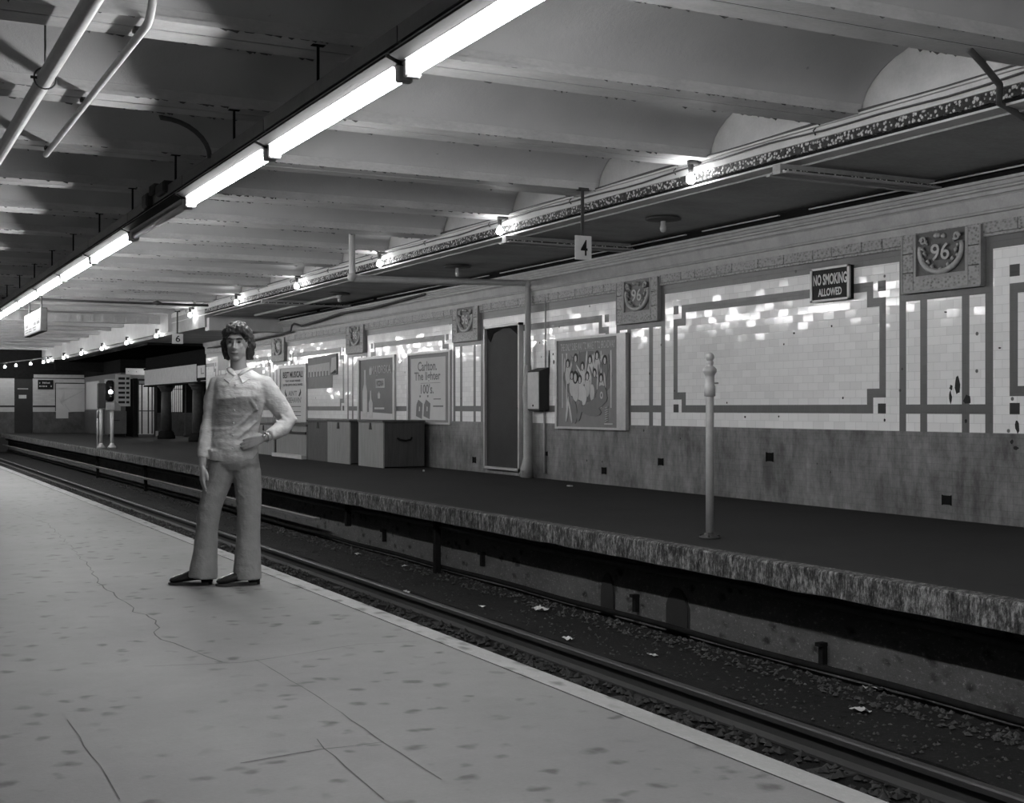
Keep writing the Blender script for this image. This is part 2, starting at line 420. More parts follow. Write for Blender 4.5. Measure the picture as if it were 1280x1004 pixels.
# jack-arched ceiling between the cross beams, from the left wall to the girder
XG = 8.43
b = MB(); b.smooth = True
prev = None
for k in range(len(BEAMY)-1):
    ya, yb = BEAMY[k]+.22, BEAMY[k+1]-.22; yc = (ya+yb)/2; hw = (yb-ya)/2; N = 16
    prof = []
    for i in range(N+1):
        t = -math.cos(PI*i/N); prof.append((yc+t*hw, 3.975+.50*math.sqrt(max(0, 1-t*t))))
    vs = [(-5.2, y, z) for y, z in prof]+[(XG+.02, y, z) for y, z in prof]
    b.add(vs, [(i, i+1, N+2+i, N+1+i) for i in range(N)])
b.smooth = False
b.box(-5.2, XG+.3, Y0, Y1, 4.52, 4.7)
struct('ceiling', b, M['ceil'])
for i, y in enumerate(BEAMY):
    if y < -2: continue
    b = MB(); b.box(-5.2, XG, y-.25, y-.012, 3.95, 3.985); b.box(-5.2, XG, y+.012, y+.25, 3.95, 3.985)
    b.box(-5.2, XG, y-.235, y+.235, 3.966, 4.05)
    bo = struct('trim_%d' % (10+i), b, M['beam'])
    b = MB(); b.box(-5.2, XG, y-.013, y+.013, 3.956, 3.967); b.build('flange_seam', M['black'], bo)
    if y < 34:                                                     # ragged flakes of peeling paint along the flange edges
        random.seed(100+i); b = MB(); x = -2.0
        while x < XG-.1:
            x += random.uniform(.01, .12) if noise.noise(Vector((x*.9, y, 0))) > -.05 else random.uniform(.2, .6)
            for e in (-.25, .25):
                if random.random() < .35: continue
                l = random.uniform(.015, .09); h = random.uniform(.004, .022); yy = y+e
                b.add([(x, yy, 3.952), (x+l, yy, 3.952), (x+l*random.uniform(.5, .9), yy+random.uniform(-.012, .012), 3.952-h), (x+l*.2, yy+random.uniform(-.01, .01), 3.952-h*.6),
                       (x, yy+.006, 3.952), (x+l, yy+.006, 3.952)], [(0,1,2,3), (4,3,2,5)])
        po = b.build('peeling_paint', M['flake'], bo); po['kind'] = 'stuff'
# lunette wall above the girder, girder faces
b = MB(); b.box(XG+.03, XG+.3, Y0, Y1, 3.9, 4.7); struct('wall_lunette', b, M['girder'])
b = MB()
b.use(M['girder']).box(XG-.01, XG+.25, Y0, 38.3, 3.84, 3.955); b.box(XG-.05, XG+.02, Y0, 38.3, 3.945, 3.965)
b.use(M['lattice']).box(XG+.015, XG+.25, Y0, 38.3, 3.745, 3.84)
b.use(M['black']).box(XG+.05, XG+.25, Y0, 38.3, 3.70, 3.745)
b.use(M['girder']).box(XG-.005, XG+.27, Y0, 38.3, 3.68, 3.70)
b.use(M['girder']).box(XG-.1, XG+.25, 38.3, Y1, 3.45, 4.1)
struct('trim_40', b)
# low sooty ceiling over the far platform and its cross beams
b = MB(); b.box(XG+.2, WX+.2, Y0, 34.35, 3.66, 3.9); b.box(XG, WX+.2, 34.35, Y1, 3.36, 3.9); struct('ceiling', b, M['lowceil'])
b = MB(); b.bbox(XG+.05, WX, 34.1, 34.5, 3.26, 3.60, .01); struct('trim_41', b, M['girder'])
for i, y in enumerate(MED):
    if y > 34: continue
    b = MB(); b.use(M['lowceil']).box(XG-.12, WX-.1, y-.06, y+.06, 3.56, 3.66)
    b.use(M['greypipe']).box(XG-.12, WX-.12, y-.16, y-.10, 3.555, 3.575); b.box(XG-.12, WX-.12, y+.10, y+.16, 3.555, 3.575)
    b.use(M['lattice']).box(XG-.1, WX-.15, y-.11, y+.11, 3.575, 3.60)
    struct('trim_%d' % (42+i), b)
# black soffit, riveted cross girder further down the line
b = MB(); b.box(-5.2, XG, 39.4, 39.75, 3.72, 3.96)
for i in range(40): b.box(-4.9+i*.33, -4.82+i*.33, 39.36, 39.41, 3.74, 3.90)
struct('trim_50', b, M['beam'])
b = MB(); b.box(8.2, 16.5, 60.5, 61.0, 2.86, 3.36); struct('trim_51', b, M['black'])
b = MB(); b.box(8.75, 16.5, 43.3, 60.5, 3.28, 3.40); struct('ceiling', b, M['black'])

# ---------------- far wall with its tile panels
def cell_wall():
    ys = set([Y0, 43.0]); zs = [0, .947, 1.145, 1.161-.016, 1.248, 1.33, 1.433, 2.383, 2.405, 2.485, 2.558, 2.568, 2.677, 2.866, 3.0, 3.7]
    zs = sorted(set([0, .947, 1.145, 1.248, 1.261, 1.33, 1.433, 2.383, 2.405, 2.485, 2.555, 2.568, 2.677, 2.866, 3.0, 3.7]))
    for m in MED+[MED[-1]+BAY]:
        for d in (.25, .355, .57, .675, .675+.215, .675+.32, .675+.345, .675+.42, .675+.525):
            ys.add(m-d); ys.add(m+d)
    ys = sorted(y for y in ys if Y0 <= y <= 43.0)
    W_, G_, D_, B_ = 'white_tile', 'grey_tile', 'dark_tile', 'dado'
    def pick(y, z):
        if z < .947: return B_
        if z > 2.866: return G_
        d = min(abs(y-m) for m in MED+[MED[-1]+BAY])
        if d < .675:
            if z > 2.405: return G_
            if 1.145 < z < 1.248: return G_
            return W_ if (d < .25 or .355 < d < .57) else G_
        e = d-.675
        if e < .215 or z < 1.145 or z > 2.677: return W_
        if e < .345 and (z > 2.555 or z < 1.261): return D_
        if e < .42 and (z > 2.485 or z < 1.33): return W_
        outer = True
        inner = e > .32 and 1.248 < z < 2.568 and not (e < .525 and (z > 2.383 or z < 1.433))
        return W_ if inner else G_
    b = MB()
    for z0, z1 in zip(zs[:-1], zs[1:]):
        for y0, y1 in zip(ys[:-1], ys[1:]):
            b.use(M[pick((y0+y1)/2, (z0+z1)/2)])
            b.add([(WX,y0,z0),(WX,y1,z0),(WX,y1,z1),(WX,y0,z1)], [(0,1,2,3)])
    b.use(M['dado']).box(WX+.001, WX+.3, Y0, 43.0, 0, 3.7)
    return b
wr = struct('wall_right', cell_wall())
# missing tiles and chipped places
b = MB()
def chip(y, z, w, h, s):
    random.seed(s); poly = [(w*.5*math.cos(2*PI*i/9)*random.uniform(.6, 1.2), h*.5*math.sin(2*PI*i/9)*random.uniform(.7, 1.2)) for i in range(9)]
    b.prism(poly, facing_track(WX-.001, y, z), .002)
for s, (y, z, w, h) in enumerate([(10.20, 1.46, .07, .22), (10.29, 1.43, .05, .06), (10.30, 1.33, .04, .14), (10.06, 1.30, .11, .11), (9.40, 1.02, .06, .13),
        (9.47, .86, .04, .05), (9.42, .80, .08, .04), (11.30, 1.07, .04, .04), (10.08, 1.07, .04, .05), (12.9, 2.15, .05, .03), (13.1, 2.02, .03, .03),
        (12.2, 2.2, .03, .03), (13.9, 1.09, .04, .03), (13.2, 1.10, .03, .03), (16.2, 1.72, .05, .05), (10.37, 2.25, .04, .02), (14.3, 1.28, .03, .03),
        (12.0, 1.33, .03, .03), (19.16, 2.12, .05, .04), (19.02, 2.13, .04, .04), (19.14, 1.98, .05, .08), (19.0, 1.99, .04, .04), (19.3, 2.0, .06, .5), (9.63, 1.83, .04, .02)]):
    chip(y, z, w, h, s)
o = b.build('tile_chips', M['ink'], wr); o['kind'] = 'stuff'
for (y, z, w) in [(10.35, .21, .10), (13.38, .575, .11), (22.25, .22, .11), (19.40, .43, .07), (15.9, .42, .10), (17.5, .22, .10)]:
    b = MB(); b.box(WX-.004, WX+.001, y-w*.6, y+w*.6, z-w*.5, z+w*.5)
    for s in (-1, 1): b.box(WX-.012, WX-.002, y+s*w*.62-.006, y+s*w*.62+.006, z-w*.55, z+w*.55)
    tag(b.build('wall_vent', M['black']), {10.35: 'small square black hole low in the grimy dado at the right end of the wall', 13.38: 'small black vent in the dado to the right of the grey pole',
        22.25: 'small dark vent low in the dado to the left of the steel door', 19.40: 'small dark vent beneath the electrical box', 15.9: 'small dark vent in the dado left of the grey pole',
        17.5: 'small dark vent low in the dado under the crowd poster'}[y], 'vent')
# frieze of moulded tiles
b = MB(); b.box(WX-.03, WX, Y0, 43, 3.0, 3.03)
y = 43.0
while y > Y0+.5:
    w = random.choice([.52, .56, .34]); b.box(WX-.035, WX, y-w+.012, y, 3.035, 3.15); y -= w
struct('trim_60', b, M['relief'])
# plaster cornice
prof = [(0,3.15),(.035,3.15),(.045,3.20),(.05,3.225),(.075,3.232),(.08,3.25),(.09,3.26),(.115,3.38),(.13,3.40),(.15,3.405),(.16,3.44),(.185,3.45),(.19,3.47),(.21,3.475),(.225,3.51),(.25,3.515),(.25,3.545),(.2,3.55),(0,3.55)]
b = MB(); b.rings([[(WX-d, y, z) for d, z in prof] for y in (Y0, 43.0)]); struct('trim_61', b, M['cornice'])
b = MB(); b.box(WX-.2, WX, Y0, 34.3, 3.55, 3.655); struct('trim_62', b, M['black'])
random.seed(5); y = Y0
b = MB()
while y < 34:
    l = random.uniform(1.5, 6); b.box(WX-.285, WX-.26, y, min(34, y+l), 3.60, 3.615); y += l+random.uniform(.2, .6)
struct('trim_63', b, M['girder'])

# left wall, walls closing the ends
b = MB(); b.use(M['dado']).box(-5.4, -5.2, Y0, Y1, 0, 4.7); struct('wall_left', b)
b = MB(); b.box(-5.4, 16.5, Y0-.2, Y0, -1.2, 4.7); struct('wall_back', b, M['cornice'])
EY = 66.0
b = MB()
for x0, x1 in ((6.2, 7.08), (7.91, 10.3)):
    b.use(M['end_dado']).box(x0, x1, EY, EY+.2, -.2, 1.02); b.use(M['end_tile']).box(x0, x1, EY, EY+.2, 1.02, 2.62)
    b.use(M['dark_tile']).box(x0, x1, EY-.01, EY, 1.24, 1.33)
b.use(M['black']).box(7.08, 7.91, EY, EY+.2, 2.6, 2.62); b.box(-5.4, 16.5, EY, EY+.2, 2.8, 4.7)
b.use(M['cornice']).box(7.95, 10.3, EY-.04, EY, 2.66, 2.82)
b.use(M['black']).box(6.2, 10.3, EY, EY+.2, 2.62, 2.8); b.box(2.5, 6.2, EY, EY+.2, -1.2, 2.8)
b.use(M['dado']).box(-5.4, 2.5, EY, EY+.2, 0, 2.8)
struct('wall_end', b)
b = MB(); b.use(M['steel_door']).box(7.10, 7.89, EY+.03, EY+.08, 0, 2.6)
for i in range(9): b.box(7.16, 7.83, EY+.01, EY+.03, .12+i*.27, .30+i*.27)
d = struct('door_2', b)
b = MB(); b.box(7.28, 7.62, EY-.01, EY+.01, 1.66, 1.83); b.build('notice_plate', M['girder'], d)
b = MB(); b.box(7.22, 7.70, EY-.01, EY+.01, 2.1, 2.15); b.build('door_rail', M['greypipe'], d)
# side wall between the end wall and the exit partition, and the exit partition itself
b = MB(); b.use(M['end_dado']).box(10.3, 10.5, 56.5, EY, 0, 1.1); b.use(M['grey_tile']).box(10.3, 10.5, 56.5, EY, 1.1, 2.7); b.use(M['black']).box(10.28, 10.5, 56.5, EY, 2.7, 3.4)
struct('wall_side', b)
PY = 56.5
b = MB()
b.use(M['end_dado']).box(11.80, 16.5, PY, PY+.12, 0, 1.0); b.use(M['black']).box(11.78, 12.03, PY, PY+.12, 1.0, 2.45); b.box(12.94, 16.5, PY, PY+.12, 1.0, 2.45)
b.use(M['black']).box(10.5, 10.92, PY, PY+.12, 0, 2.45)
b.use(M['girder']).box(10.5, 16.5, PY, PY+.12, 2.45, 2.62); b.use(M['black']).box(10.5, 16.5, PY, PY+.12, 2.9, 3.3)
struct('wall_exit', b)
b = MB(); b.use(M['end_tile']).box(10.5, 16.5, 60.3, 60.5, 0, 3.2); b.box(16.3, 16.5, 43, 60.5, 0, 3.3); struct('wall_passage', b)
b = MB()
for i in range(11): b.cyl((12.07+i*.085, PY+.05, 1.0), (12.07+i*.085, PY+.05, 2.45), .014, 6)
b.box(12.03, 12.94, PY+.03, PY+.08, 2.0, 2.03); b.box(12.03, 12.94, PY+.03, PY+.08, .99, 1.03)
struct('window_1', b, M['black'])
# entablature over the exit opening, and end pier of the tiled wall
b = MB(); b.use(M['cornice']).box(10.95, 11.35, 43.0, 54.8, 2.14, 2.76); b.use(M['black']).box(10.93, 11.37, 43.0, 54.9, 2.08, 2.14); b.box(10.93, 11.37, 43.0, 54.9, 2.76, 2.84)
b.use(M['black']).box(11.0, 11.3, 43.0, 54.8, 2.84, 3.3)
b.use(M['black']).box(10.93, 10.95, 45.2, 45.6, 2.14, 2.76)
struct('wall_entablature', b)
b = MB(); b.box(10.9, 16.5, 43.0, 43.2, 0, 3.3); struct('wall_passage', b, M['lowceil'])

# ---------------- steel door in the far wall
b = MB(); y0, y1, z0, z1 = 20.25, 21.68, .09, 2.72
b.use(M['steel_door']).box(WX-.04, WX, y0+.05, y1-.05, z0+.04, z1-.05)
d = struct('door_1', b)
b = MB(); t = .045
b.box(WX-.09, WX, y0, y0+t, z0, z1); b.box(WX-.09, WX, y1-t, y1, z0, z1); b.box(WX-.09, WX, y0, y1, z0, z0+t); b.box(WX-.09, WX, y0, y1, z1-t, z1)
b.build('door_frame', M['alu'], d)
b = MB(); b.prism([(-.66,.0),(-.60,-.17),(-.5,-.25),(-.38,-.10),(.0,-.02),(.3,-.03),(.5,-.12),(.66,-.2),(.66,.0)], facing_track(WX-.045, (y0+y1)/2, z1-.05), .004)
b.build('torn_lining', M['black'], d)
b = MB(); b.ball((WX-.06, y0+.12, 1.2), .02); b.build('door_handle', M['iron'], d)

# ================================================================== FLUORESCENT ROW
FX = 3.16
ordinal = ['nearest', 'second', 'third', 'fourth', 'fifth', 'sixth', 'seventh', 'eighth', 'ninth', 'tenth', 'eleventh', 'twelfth']
def fixture_parts(root, x, y, L, lit):
    b = MB()                                                       # channel: angled reflector below a narrow box
    sec = [(-.045,3.385),(-.142,3.424),(-.142,3.440),(-.062,3.466),(-.062,3.625),(.062,3.625),(.062,3.466),(.142,3.440),(.142,3.424),(.045,3.385)]
    b.rings([[(x+a, yy, z) for a, z in sec] for yy in (y+.02, y+L-.02)])
    b.build('housing', M['housing'], root)
    sec = [(-.042,3.380),(-.066,3.391),(-.066,3.396),(.066,3.396),(.066,3.391),(.042,3.380)]
    b = MB(); b.rings([[(x+a, yy, z) for a, z in sec] for yy in (y+.09, y+L-.09)])
    b.build('reflector', M['reflector'], root)
    b = MB(); b.box(x-.075, x+.075, y, y+L, 3.52, 3.628); b.build('channel', M['channel'], root)
    b = MB(); b.cyl((x-.09, y, 3.475), (x-.09, y+L, 3.475), .011, 8); b.build('conduit', M['greypipe'], root)
    for yy in (y+.03, y+L-.09):
        b = MB(); b.bbox(x-.055, x+.055, yy, yy+.06, 3.285, 3.40, .012); b.box(x-.03, x+.03, yy-.02, yy+.08, 3.39, 3.46); b.build('lampholder', M['alu'], root)
    b = MB(); b.smooth = True; b.cyl((x, y+.1, 3.333), (x, y+L-.1, 3.333), .036, 12)
    b.build('tube', M['tube'] if lit else M['tube_off'], root)
L = 2.96; Ys = [7.62-3*L+L*k for k in range(22)]
lit_root = None; vis = 0
for k, y in enumerate(Ys):
    lit = k != 5
    if k >= 2: vis += 1
    lab = ('unlit fluorescent batten, the dark gap in the row of glowing tubes' if not lit else
           ('%s glowing fluorescent batten in the row hung over the platform edge' % ordinal[vis-1] if 0 < vis <= 12 else 'small glowing fluorescent batten at the far end of the hanging row'))
    if k < 2: lab = 'glowing fluorescent batten overhead, out of view behind the camera end of the row'
    if lit and lit_root:
        r = dup(lit_root, (FX, y, 3.3), lab, 'fluorescent battens over the platform edge')
    else:
        r = thing('fluorescent_light', lab, 'light', (FX, y, 3.3), 0, 'fluorescent battens over the platform edge')
        fixture_parts(r, FX, y, L-.02, lit)
        if lit: lit_root = r
b = MB(); b.cyl((FX, 9.38, 3.62), (FX, 9.38, 3.96), .012, 8); b.box(FX-.05, FX+.05, 9.35, 9.41, 3.945, 3.962); b.box(FX-.03, FX+.03, 9.36, 9.40, 3.625, 3.64)
hr = b.build('hanger_rod', M['black']); tag(hr, 'thin dark rod hanging the light row from a ceiling beam', 'rod', 'rods that hang the light row')
for k in range(-3, 20):
    if k == 0: continue
    c = hr.copy(); COL.objects.link(c); c.location = hr.location+Vector((0, 2.39*k, 0))
# curved feed conduit and switch box on the row
b = MB(); pts = [(2.62+.0, 12.35, 3.96)]+[(2.62+.46*math.sin(a), 12.35, 3.60+.34*math.cos(a)) for a in [i*PI/2/8 for i in range(9)]]
b.smooth = True; b.tube(pts, .024, 8); tag(b.build('feed_conduit', M['cable']), 'dark curved conduit dropping from the ceiling to the light row', 'conduit')
b = MB(); b.bbox(FX-.13, FX+.05, 14.2, 14.6, 3.55, 3.68, .02); b.bbox(FX-.15, FX, 15.0, 15.25, 3.5, 3.66, .02)
for i in range(5): b.box(FX-.12, FX, 14.7+i*.06, 14.73+i*.06, 3.62, 3.72)
tag(b.build('junction_box', M['iron']), 'dark junction box on top of the unlit stretch of the light row', 'junction box')

# hanging two-sided panel below the row
r = thing('hanging_sign', 'white notice panel hanging below the light row at the left', 'sign', (3.55, 29.7, 2.80))
b = MB(); b.bbox(3.55, 3.68, 28.3, 31.1, 2.80, 3.29, .01); b.build('sign_box', M['iron'], r)
b = MB(); b.box(3.545, 3.55, 28.34, 31.06, 2.83, 3.26); b.build('face', M['poster_grey'], r)
b = MB(); random.seed(3)
for row, (z, h) in enumerate([(3.19, .03), (3.11, .02), (3.06, .02), (2.98, .06), (2.92, .02), (2.87, .02)]):
    for yy in (28.5, 29.1, 29.8, 30.4):
        if random.random() < .8: b.box(3.541, 3.545, yy, yy+random.uniform(.3, .5), z, z+h)
b.build('lettering', M['ink'], r)
for y in (28.6, 30.6):
    b = MB(); b.cyl((3.6, y, 3.27), (3.6, y, 3.95), .018, 6); b.build('hanger', M['iron'], r)

# ================================================================== BARE BULBS ALONG THE GIRDER
def bulb(root, x, y, z):
    b = MB(); b.smooth = True; b.lathe((x, y, z), [(.012,.085),(.022,.05),(.045,.02),(.052,-.008),(.045,-.035),(.022,-.055),(.004,-.06)], 14); b.build('glass_bulb', M['bulb'], root)
    b = MB(); b.smooth = True; b.lathe((x, y, z), [(.03,.17),(.033,.15),(.03,.1),(.024,.06),(.02,.06)], 12); b.box(x-.03, XG, y-.03, y+.03, z+.16, z+.21)
    b.build('lampholder', M['iron'], root)
spots = [(XG-.13, 11.86+4.72*k, 3.745) for k in range(6)]+[(XG-.17, 39.6+4.72*k, 3.375) for k in range(5)]+[(8.2, 62.9, 3.37), (8.1, 63.7, 3.34), (7.6, 64.2, 3.27), (7.0, 64.6, 3.2), (6.55, 65.0, 3.14)]
first = None
names = ['nearest and largest lit bare bulb on the girder, near the crumbling lattice', 'second lit bare bulb on the girder, just left of the figure 4 plate',
 'third lit bare bulb, beside the white vertical pipe', 'fourth lit bare bulb along the girder', 'fifth lit bare bulb along the girder, above the standing man', 'sixth lit bare bulb, just right of the figure 6 plate',
 'lit bare bulb just left of the figure 6 plate', 'second lit bulb left of the figure 6 plate', 'third lit bulb left of the figure 6 plate', 'fourth lit bulb left of the figure 6 plate',
 'fifth lit bulb left of the figure 6 plate', 'sixth lit bulb left of the figure 6 plate', 'fourth lit bulb from the far left end', 'third lit bulb from the far left end', 'second lit bulb from the far left end', 'leftmost and last lit bulb of the string']
for k, p in enumerate(spots):
    if first is None:
        first = thing('bare_bulb_lamp', names[0], 'bulb', p, 0, 'lit bare bulbs in a string'); bulb(first, *p)
    else: dup(first, p, names[k])
b = MB(); b.smooth = True; b.tube([(8.35,62.5,3.57),(8.2,62.9,3.57),(8.1,63.7,3.54),(7.6,64.2,3.47),(7.0,64.6,3.40),(6.55,65.0,3.34),(6.3,65.99,3.3)], .03, 6)
tag(b.build('bulb_conduit', M['cable']), 'conduit that carries the last bulbs at the far left end', 'conduit')
# feeder cables on the girder
b = MB(); b.smooth = True
pts = [(XG-.04, y, 3.975+.008*math.sin(y*2.1)) for y in [Y0+i*.4 for i in range(104)]]; b.tube(pts, .014, 6)
tag(b.build('girder_cable', M['cable']), 'long thin dark cable clipped along the top edge of the girder', 'cable')
b = MB(); b.smooth = True
pts = [(XG-.035, y, 3.90+.012*math.sin(y*1.3)+.008*math.sin(y*3.7)) for y in [Y0+i*.4 for i in range(75)]]; b.tube(pts, .010, 6)
for k in range(12): b.tube([(XG-.03, 9.9+2.4*k, 3.94), (XG-.06, 9.9+2.4*k, 3.91), (XG-.03, 9.9+2.4*k, 3.87)], .008, 5)
tag(b.build('clipped_wire', M['cable']), 'thin wavy wire sagging below the girder cable on the white strip', 'cable')
b = MB(); b.smooth = True; b.tube([(7.6, 7.2, 3.95), (7.95, 7.4, 3.93), (8.28, 7.52, 3.82), (8.36, 7.6, 3.70), (8.8, 7.7, 3.63), (9.6, 7.8, 3.63)], .028, 8)
tag(b.build('drooping_cable', M['cable']), 'thick dark cable curving down from the nearest beam at the top right', 'cable')
# unlit lamps and a pipe under the low ceiling
def ceil_lamp(x, y, lab):
    r = thing('ceiling_lamp', lab, 'lamp', (x, y, 3.66), 0)
    b = MB(); b.smooth = True; b.lathe((x, y, 3.62), [(.03,.04),(.20,.035),(.23,.015),(.23,.0),(.10,-.01),(.03,-.015)], 18); b.build('rose', M['iron'], r)
    b = MB(); b.smooth = True; b.lathe((x, y, 3.52), [(.02,.09),(.035,.08),(.035,.03),(.045,.0),(.04,-.04),(.02,-.06)], 12); b.build('dead_bulb', M['bulb_off'], r)
ceil_lamp(9.3, 13.9, 'unlit round lamp on the low dark ceiling to the right of the figure 4 plate')
ceil_lamp(9.3, 20.2, 'unlit round lamp on the low dark ceiling above the vodka poster')
ceil_lamp(9.3, 26.2, 'unlit lamp at the end of the thin ceiling conduit')
b = MB(); b.smooth = True; b.cyl((9.3, 26.2, 3.59), (9.3, 32.6, 3.59), .03, 8); b.ball((9.3, 26.2, 3.59), .07, 10, 6)
tag(b.build('ceiling_conduit', M['greypipe']), 'thin pale conduit running under the low ceiling above the man', 'conduit')
# pipes under the arches at the upper left
def hang_pipe(name, x, y0, y1, z, r, m, lab, bend=False):
    b = MB(); b.smooth = True
    pts = [(x, y1, z), (x, y0, z)]
    if bend: pts = [(x, y1, z)]+[(x, y0-.25*math.sin(a), z+.25-.25*math.cos(a)) for a in [i*PI/2/6 for i in range(7)]]+[(x, y0-.25, z+.40)]
    b.tube(pts, r, 14)
    o = b.build(name, m); tag(o, lab, 'pipe'); return o
wp = hang_pipe('water_pipe', 1.40, -2.5, 19, 3.84, .062, M['pipe'], 'thick white painted pipe slung under the arches at the upper left')
b = MB(); b.smooth = True; b.tube([(1.40+.085*math.cos(a), 10.9, 3.84+.085*math.sin(a)) for a in [2*PI*i/20 for i in range(21)]], .007, 6, False)
b.cyl((1.40, 10.9, 3.92), (1.40, 10.9, 4.40), .008, 6); b.cyl((1.29, 10.9, 3.84), (1.34, 10.9, 3.84), .012, 6)
b.build('hanger_ring', M['iron'], wp)
tp = hang_pipe('conduit_pipe', 1.87, 9.3, 14.5, 3.90, .03, M['pipe'], 'thinner pale conduit beside the white pipe, bending up into the ceiling', True)
for y in (14.3, 11.93, 9.55):
    b = MB(); b.box(1.83, 1.91, y-.05, y+.05, 3.92, 3.955); b.build('strap', M['iron'], tp)
# transverse pipe between beams further on
b = MB(); b.smooth = True; b.cyl((3.3, 33.45, 3.86), (8.3, 33.45, 3.86), .03, 8); b.lathe((7.0, 33.45, 3.82), [(.02,0),(.12,.03),(.12,.07),(.02,.12)], 12)
tag(b.build('cross_conduit', M['cable']), 'thin dark conduit crossing the arches between the light row and the bulbs', 'conduit')

# number plates hung from beams
def number_plate(ch, x, y, z, w, h, ztop, lab):
    r = thing('number_plate', lab, 'sign', (x, y, z-h/2))
    b = MB(); b.box(x-w/2, x+w/2, y, y+.012, z-h/2, z+h/2); b.build('plate', M['white_paint'], r)
    text(ch, facing_cam(x+.01, y, z), w*.42, h*.66, M['black_paint'], 'figure', r, .012, .003)
    b = MB(); b.box(x-.02, x+.02, y+.014, y+.034, z-h*.3, ztop); b.box(x-.07, x+.07, y-.02, y+.06, ztop-.02, ztop+.01); b.build('hanger_bar', M['iron'], r)
number_plate('4', 8.21, 14.06, 3.22, .235, .30, 3.96, 'small white plate with a black figure 4 hanging from a bar')
number_plate('6', 8.31, 37.0, 3.17, .31, .28, 3.95, 'small distant white plate with a black figure 6')

# ================================================================== ON THE FAR WALL
def medallion(y, lab):
    r = thing('station_medallion', lab, 'medallion', (WX, y, 2.50), 0, 'tile medallions reading 96')
    P = facing_track(WX-.022, y, 2.50); X = WX
    b = MB()
    def ub(u0, u1, z0, z1, t, mm): b.use(mm).box(X-t, X, y-u1, y-u0, 2.50+z0, 2.50+z1)
    for s in (-1, 1):
        for i in range(3):
            z0 = .01+i*.21; ub(min(s*.40, s*.555), max(s*.40, s*.555), z0, z0+.20, .066, M['relief'])
        ub(min(s*.355, s*.395), max(s*.355, s*.395), .165, .63, .066, M['terra'])
    ub(-.395, .395, .01, .125, .066, M['relief']); ub(-.395, .395, .125, .165, .066, M['terra']); ub(-.57, .57, -.015, .01, .074, M['terra'])
    ub(.555, .575, 0, .63, .072, M['terra']); ub(-.575, -.555, 0, .63, .072, M['terra'])
    b.build('frame', None, r)
    b = MB(); ub(-.355, .355, .165, .64, .042, M['terra_dark']); b.build('ground', None, r)
    b = MB(); b.smooth = True; pts = []
    for i in range(29):
        a = PI*(.93+1.14*i/28); pts.append(P @ Vector((.305*math.cos(a), .435+.245*math.sin(a), .035)))
    b.tube(pts, [(.022+.012*math.sin(PI*i/28)) for i in range(29)], 8)
    for s in (-1, 1):
        cu = [P @ Vector((s*(.245+.045*math.cos(t)*(1-t/14)), .545+.045*math.sin(t)*(1-t/14), .05)) for t in [i*.6 for i in range(14)]]
        b.tube(cu, .013, 6)
        for j, (u, w, q) in enumerate([(.19, .50, .04), (.21, .38, .05), (.16, .29, .045), (.10, .235, .04), (.24, .44, .03), (.235, .33, .03)]):
            b.tube([P @ Vector((s*u, w, .03)), P @ Vector((s*(u+.02), w+q*.6, .05)), P @ Vector((s*(u+.01), w+q*1.2, .03))], [.012, .02, .006], 7)
    b.ball(P @ Vector((0, .21, .03)), .03, 8, 6); b.ball(P @ Vector((-.05, .585, .03)), .045, 9, 6, .03); b.ball(P @ Vector((.04, .57, .03)), .03, 8, 6)
    b.build('wreath', M['terra_hi'], r)
    text('96', P @ Matrix.Translation((0, .405, .0)), .27, .185, M['terra_hi'], 'numeral', r, .01, .045)
    return r
mlab = ['medallion outside the right edge of the view', 'moulded 96 medallion near the right edge, right of the NO SMOKING sign', 'moulded 96 medallion above and right of the crowd poster', 'moulded 96 medallion just left of the steel door top',
        'moulded 96 medallion above and left of the vodka poster', 'moulded 96 medallion just right of the man head']
m0 = medallion(MED[2], 'moulded 96 medallion near the right edge, right of the NO SMOKING sign')
for y, lab in ((MED[3], mlab[2]), (MED[4], mlab[3]), (MED[5], mlab[4]), (MED[6], mlab[5])): dup(m0, (WX, y, 2.50), lab)

# NO SMOKING sign
r = thing('no_smoking_sign', 'black framed enamel sign lettered NO SMOKING ALLOWED high on the tiled wall', 'sign', (WX-.12, 12.15, 2.5))
P = facing_track(WX-.07, 12.15, 2.705)
b = MB(); b.box(WX-.07, WX-.001, 11.81, 12.49, 2.505, 2.905); b.build('box', M['black_paint'], r)
b = MB()
for (y0, y1, z0, z1) in ((11.80,11.835,2.50,2.91),(12.465,12.50,2.50,2.91),(11.80,12.50,2.50,2.525),(11.80,12.50,2.885,2.91)): b.box(WX-.085, WX-.06, y0, y1, z0, z1)
b.build('rim', M['alu'], r)
text('NO SMOKING', P @ Matrix.Translation((0, .06, 0)), .60, .135, M['white_paint'], 'lettering', r, .03, .004)
text('ALLOWED', P @ Matrix.Translation((0, -.095, 0)), .42, .095, M['white_paint'], 'lettering', r, .03, .004)

# ---- framed posters
def frame(r, x, y0, y1, z0, z1, t=.07, d=.05, tr=None, m='alu'):
    tr = tr or t
    for (a, bb, c, e) in ((y0, y0+tr, z0, z1), (y1-t, y1, z0, z1), (y0, y1, z0, z0+t*.6), (y0, y1, z1-t*.6, z1)):
        pass
    b = MB(); b.box(x-d, x, y0, y0+tr, z0, z1); b.box(x-d, x, y1-t, y1, z0, z1); b.box(x-d, x, y0+tr, y1-t, z0, z0+t*.6); b.box(x-d, x, y0+tr, y1-t, z1-t*.6, z1)
    b.build('frame', M[m], r)
X = WX
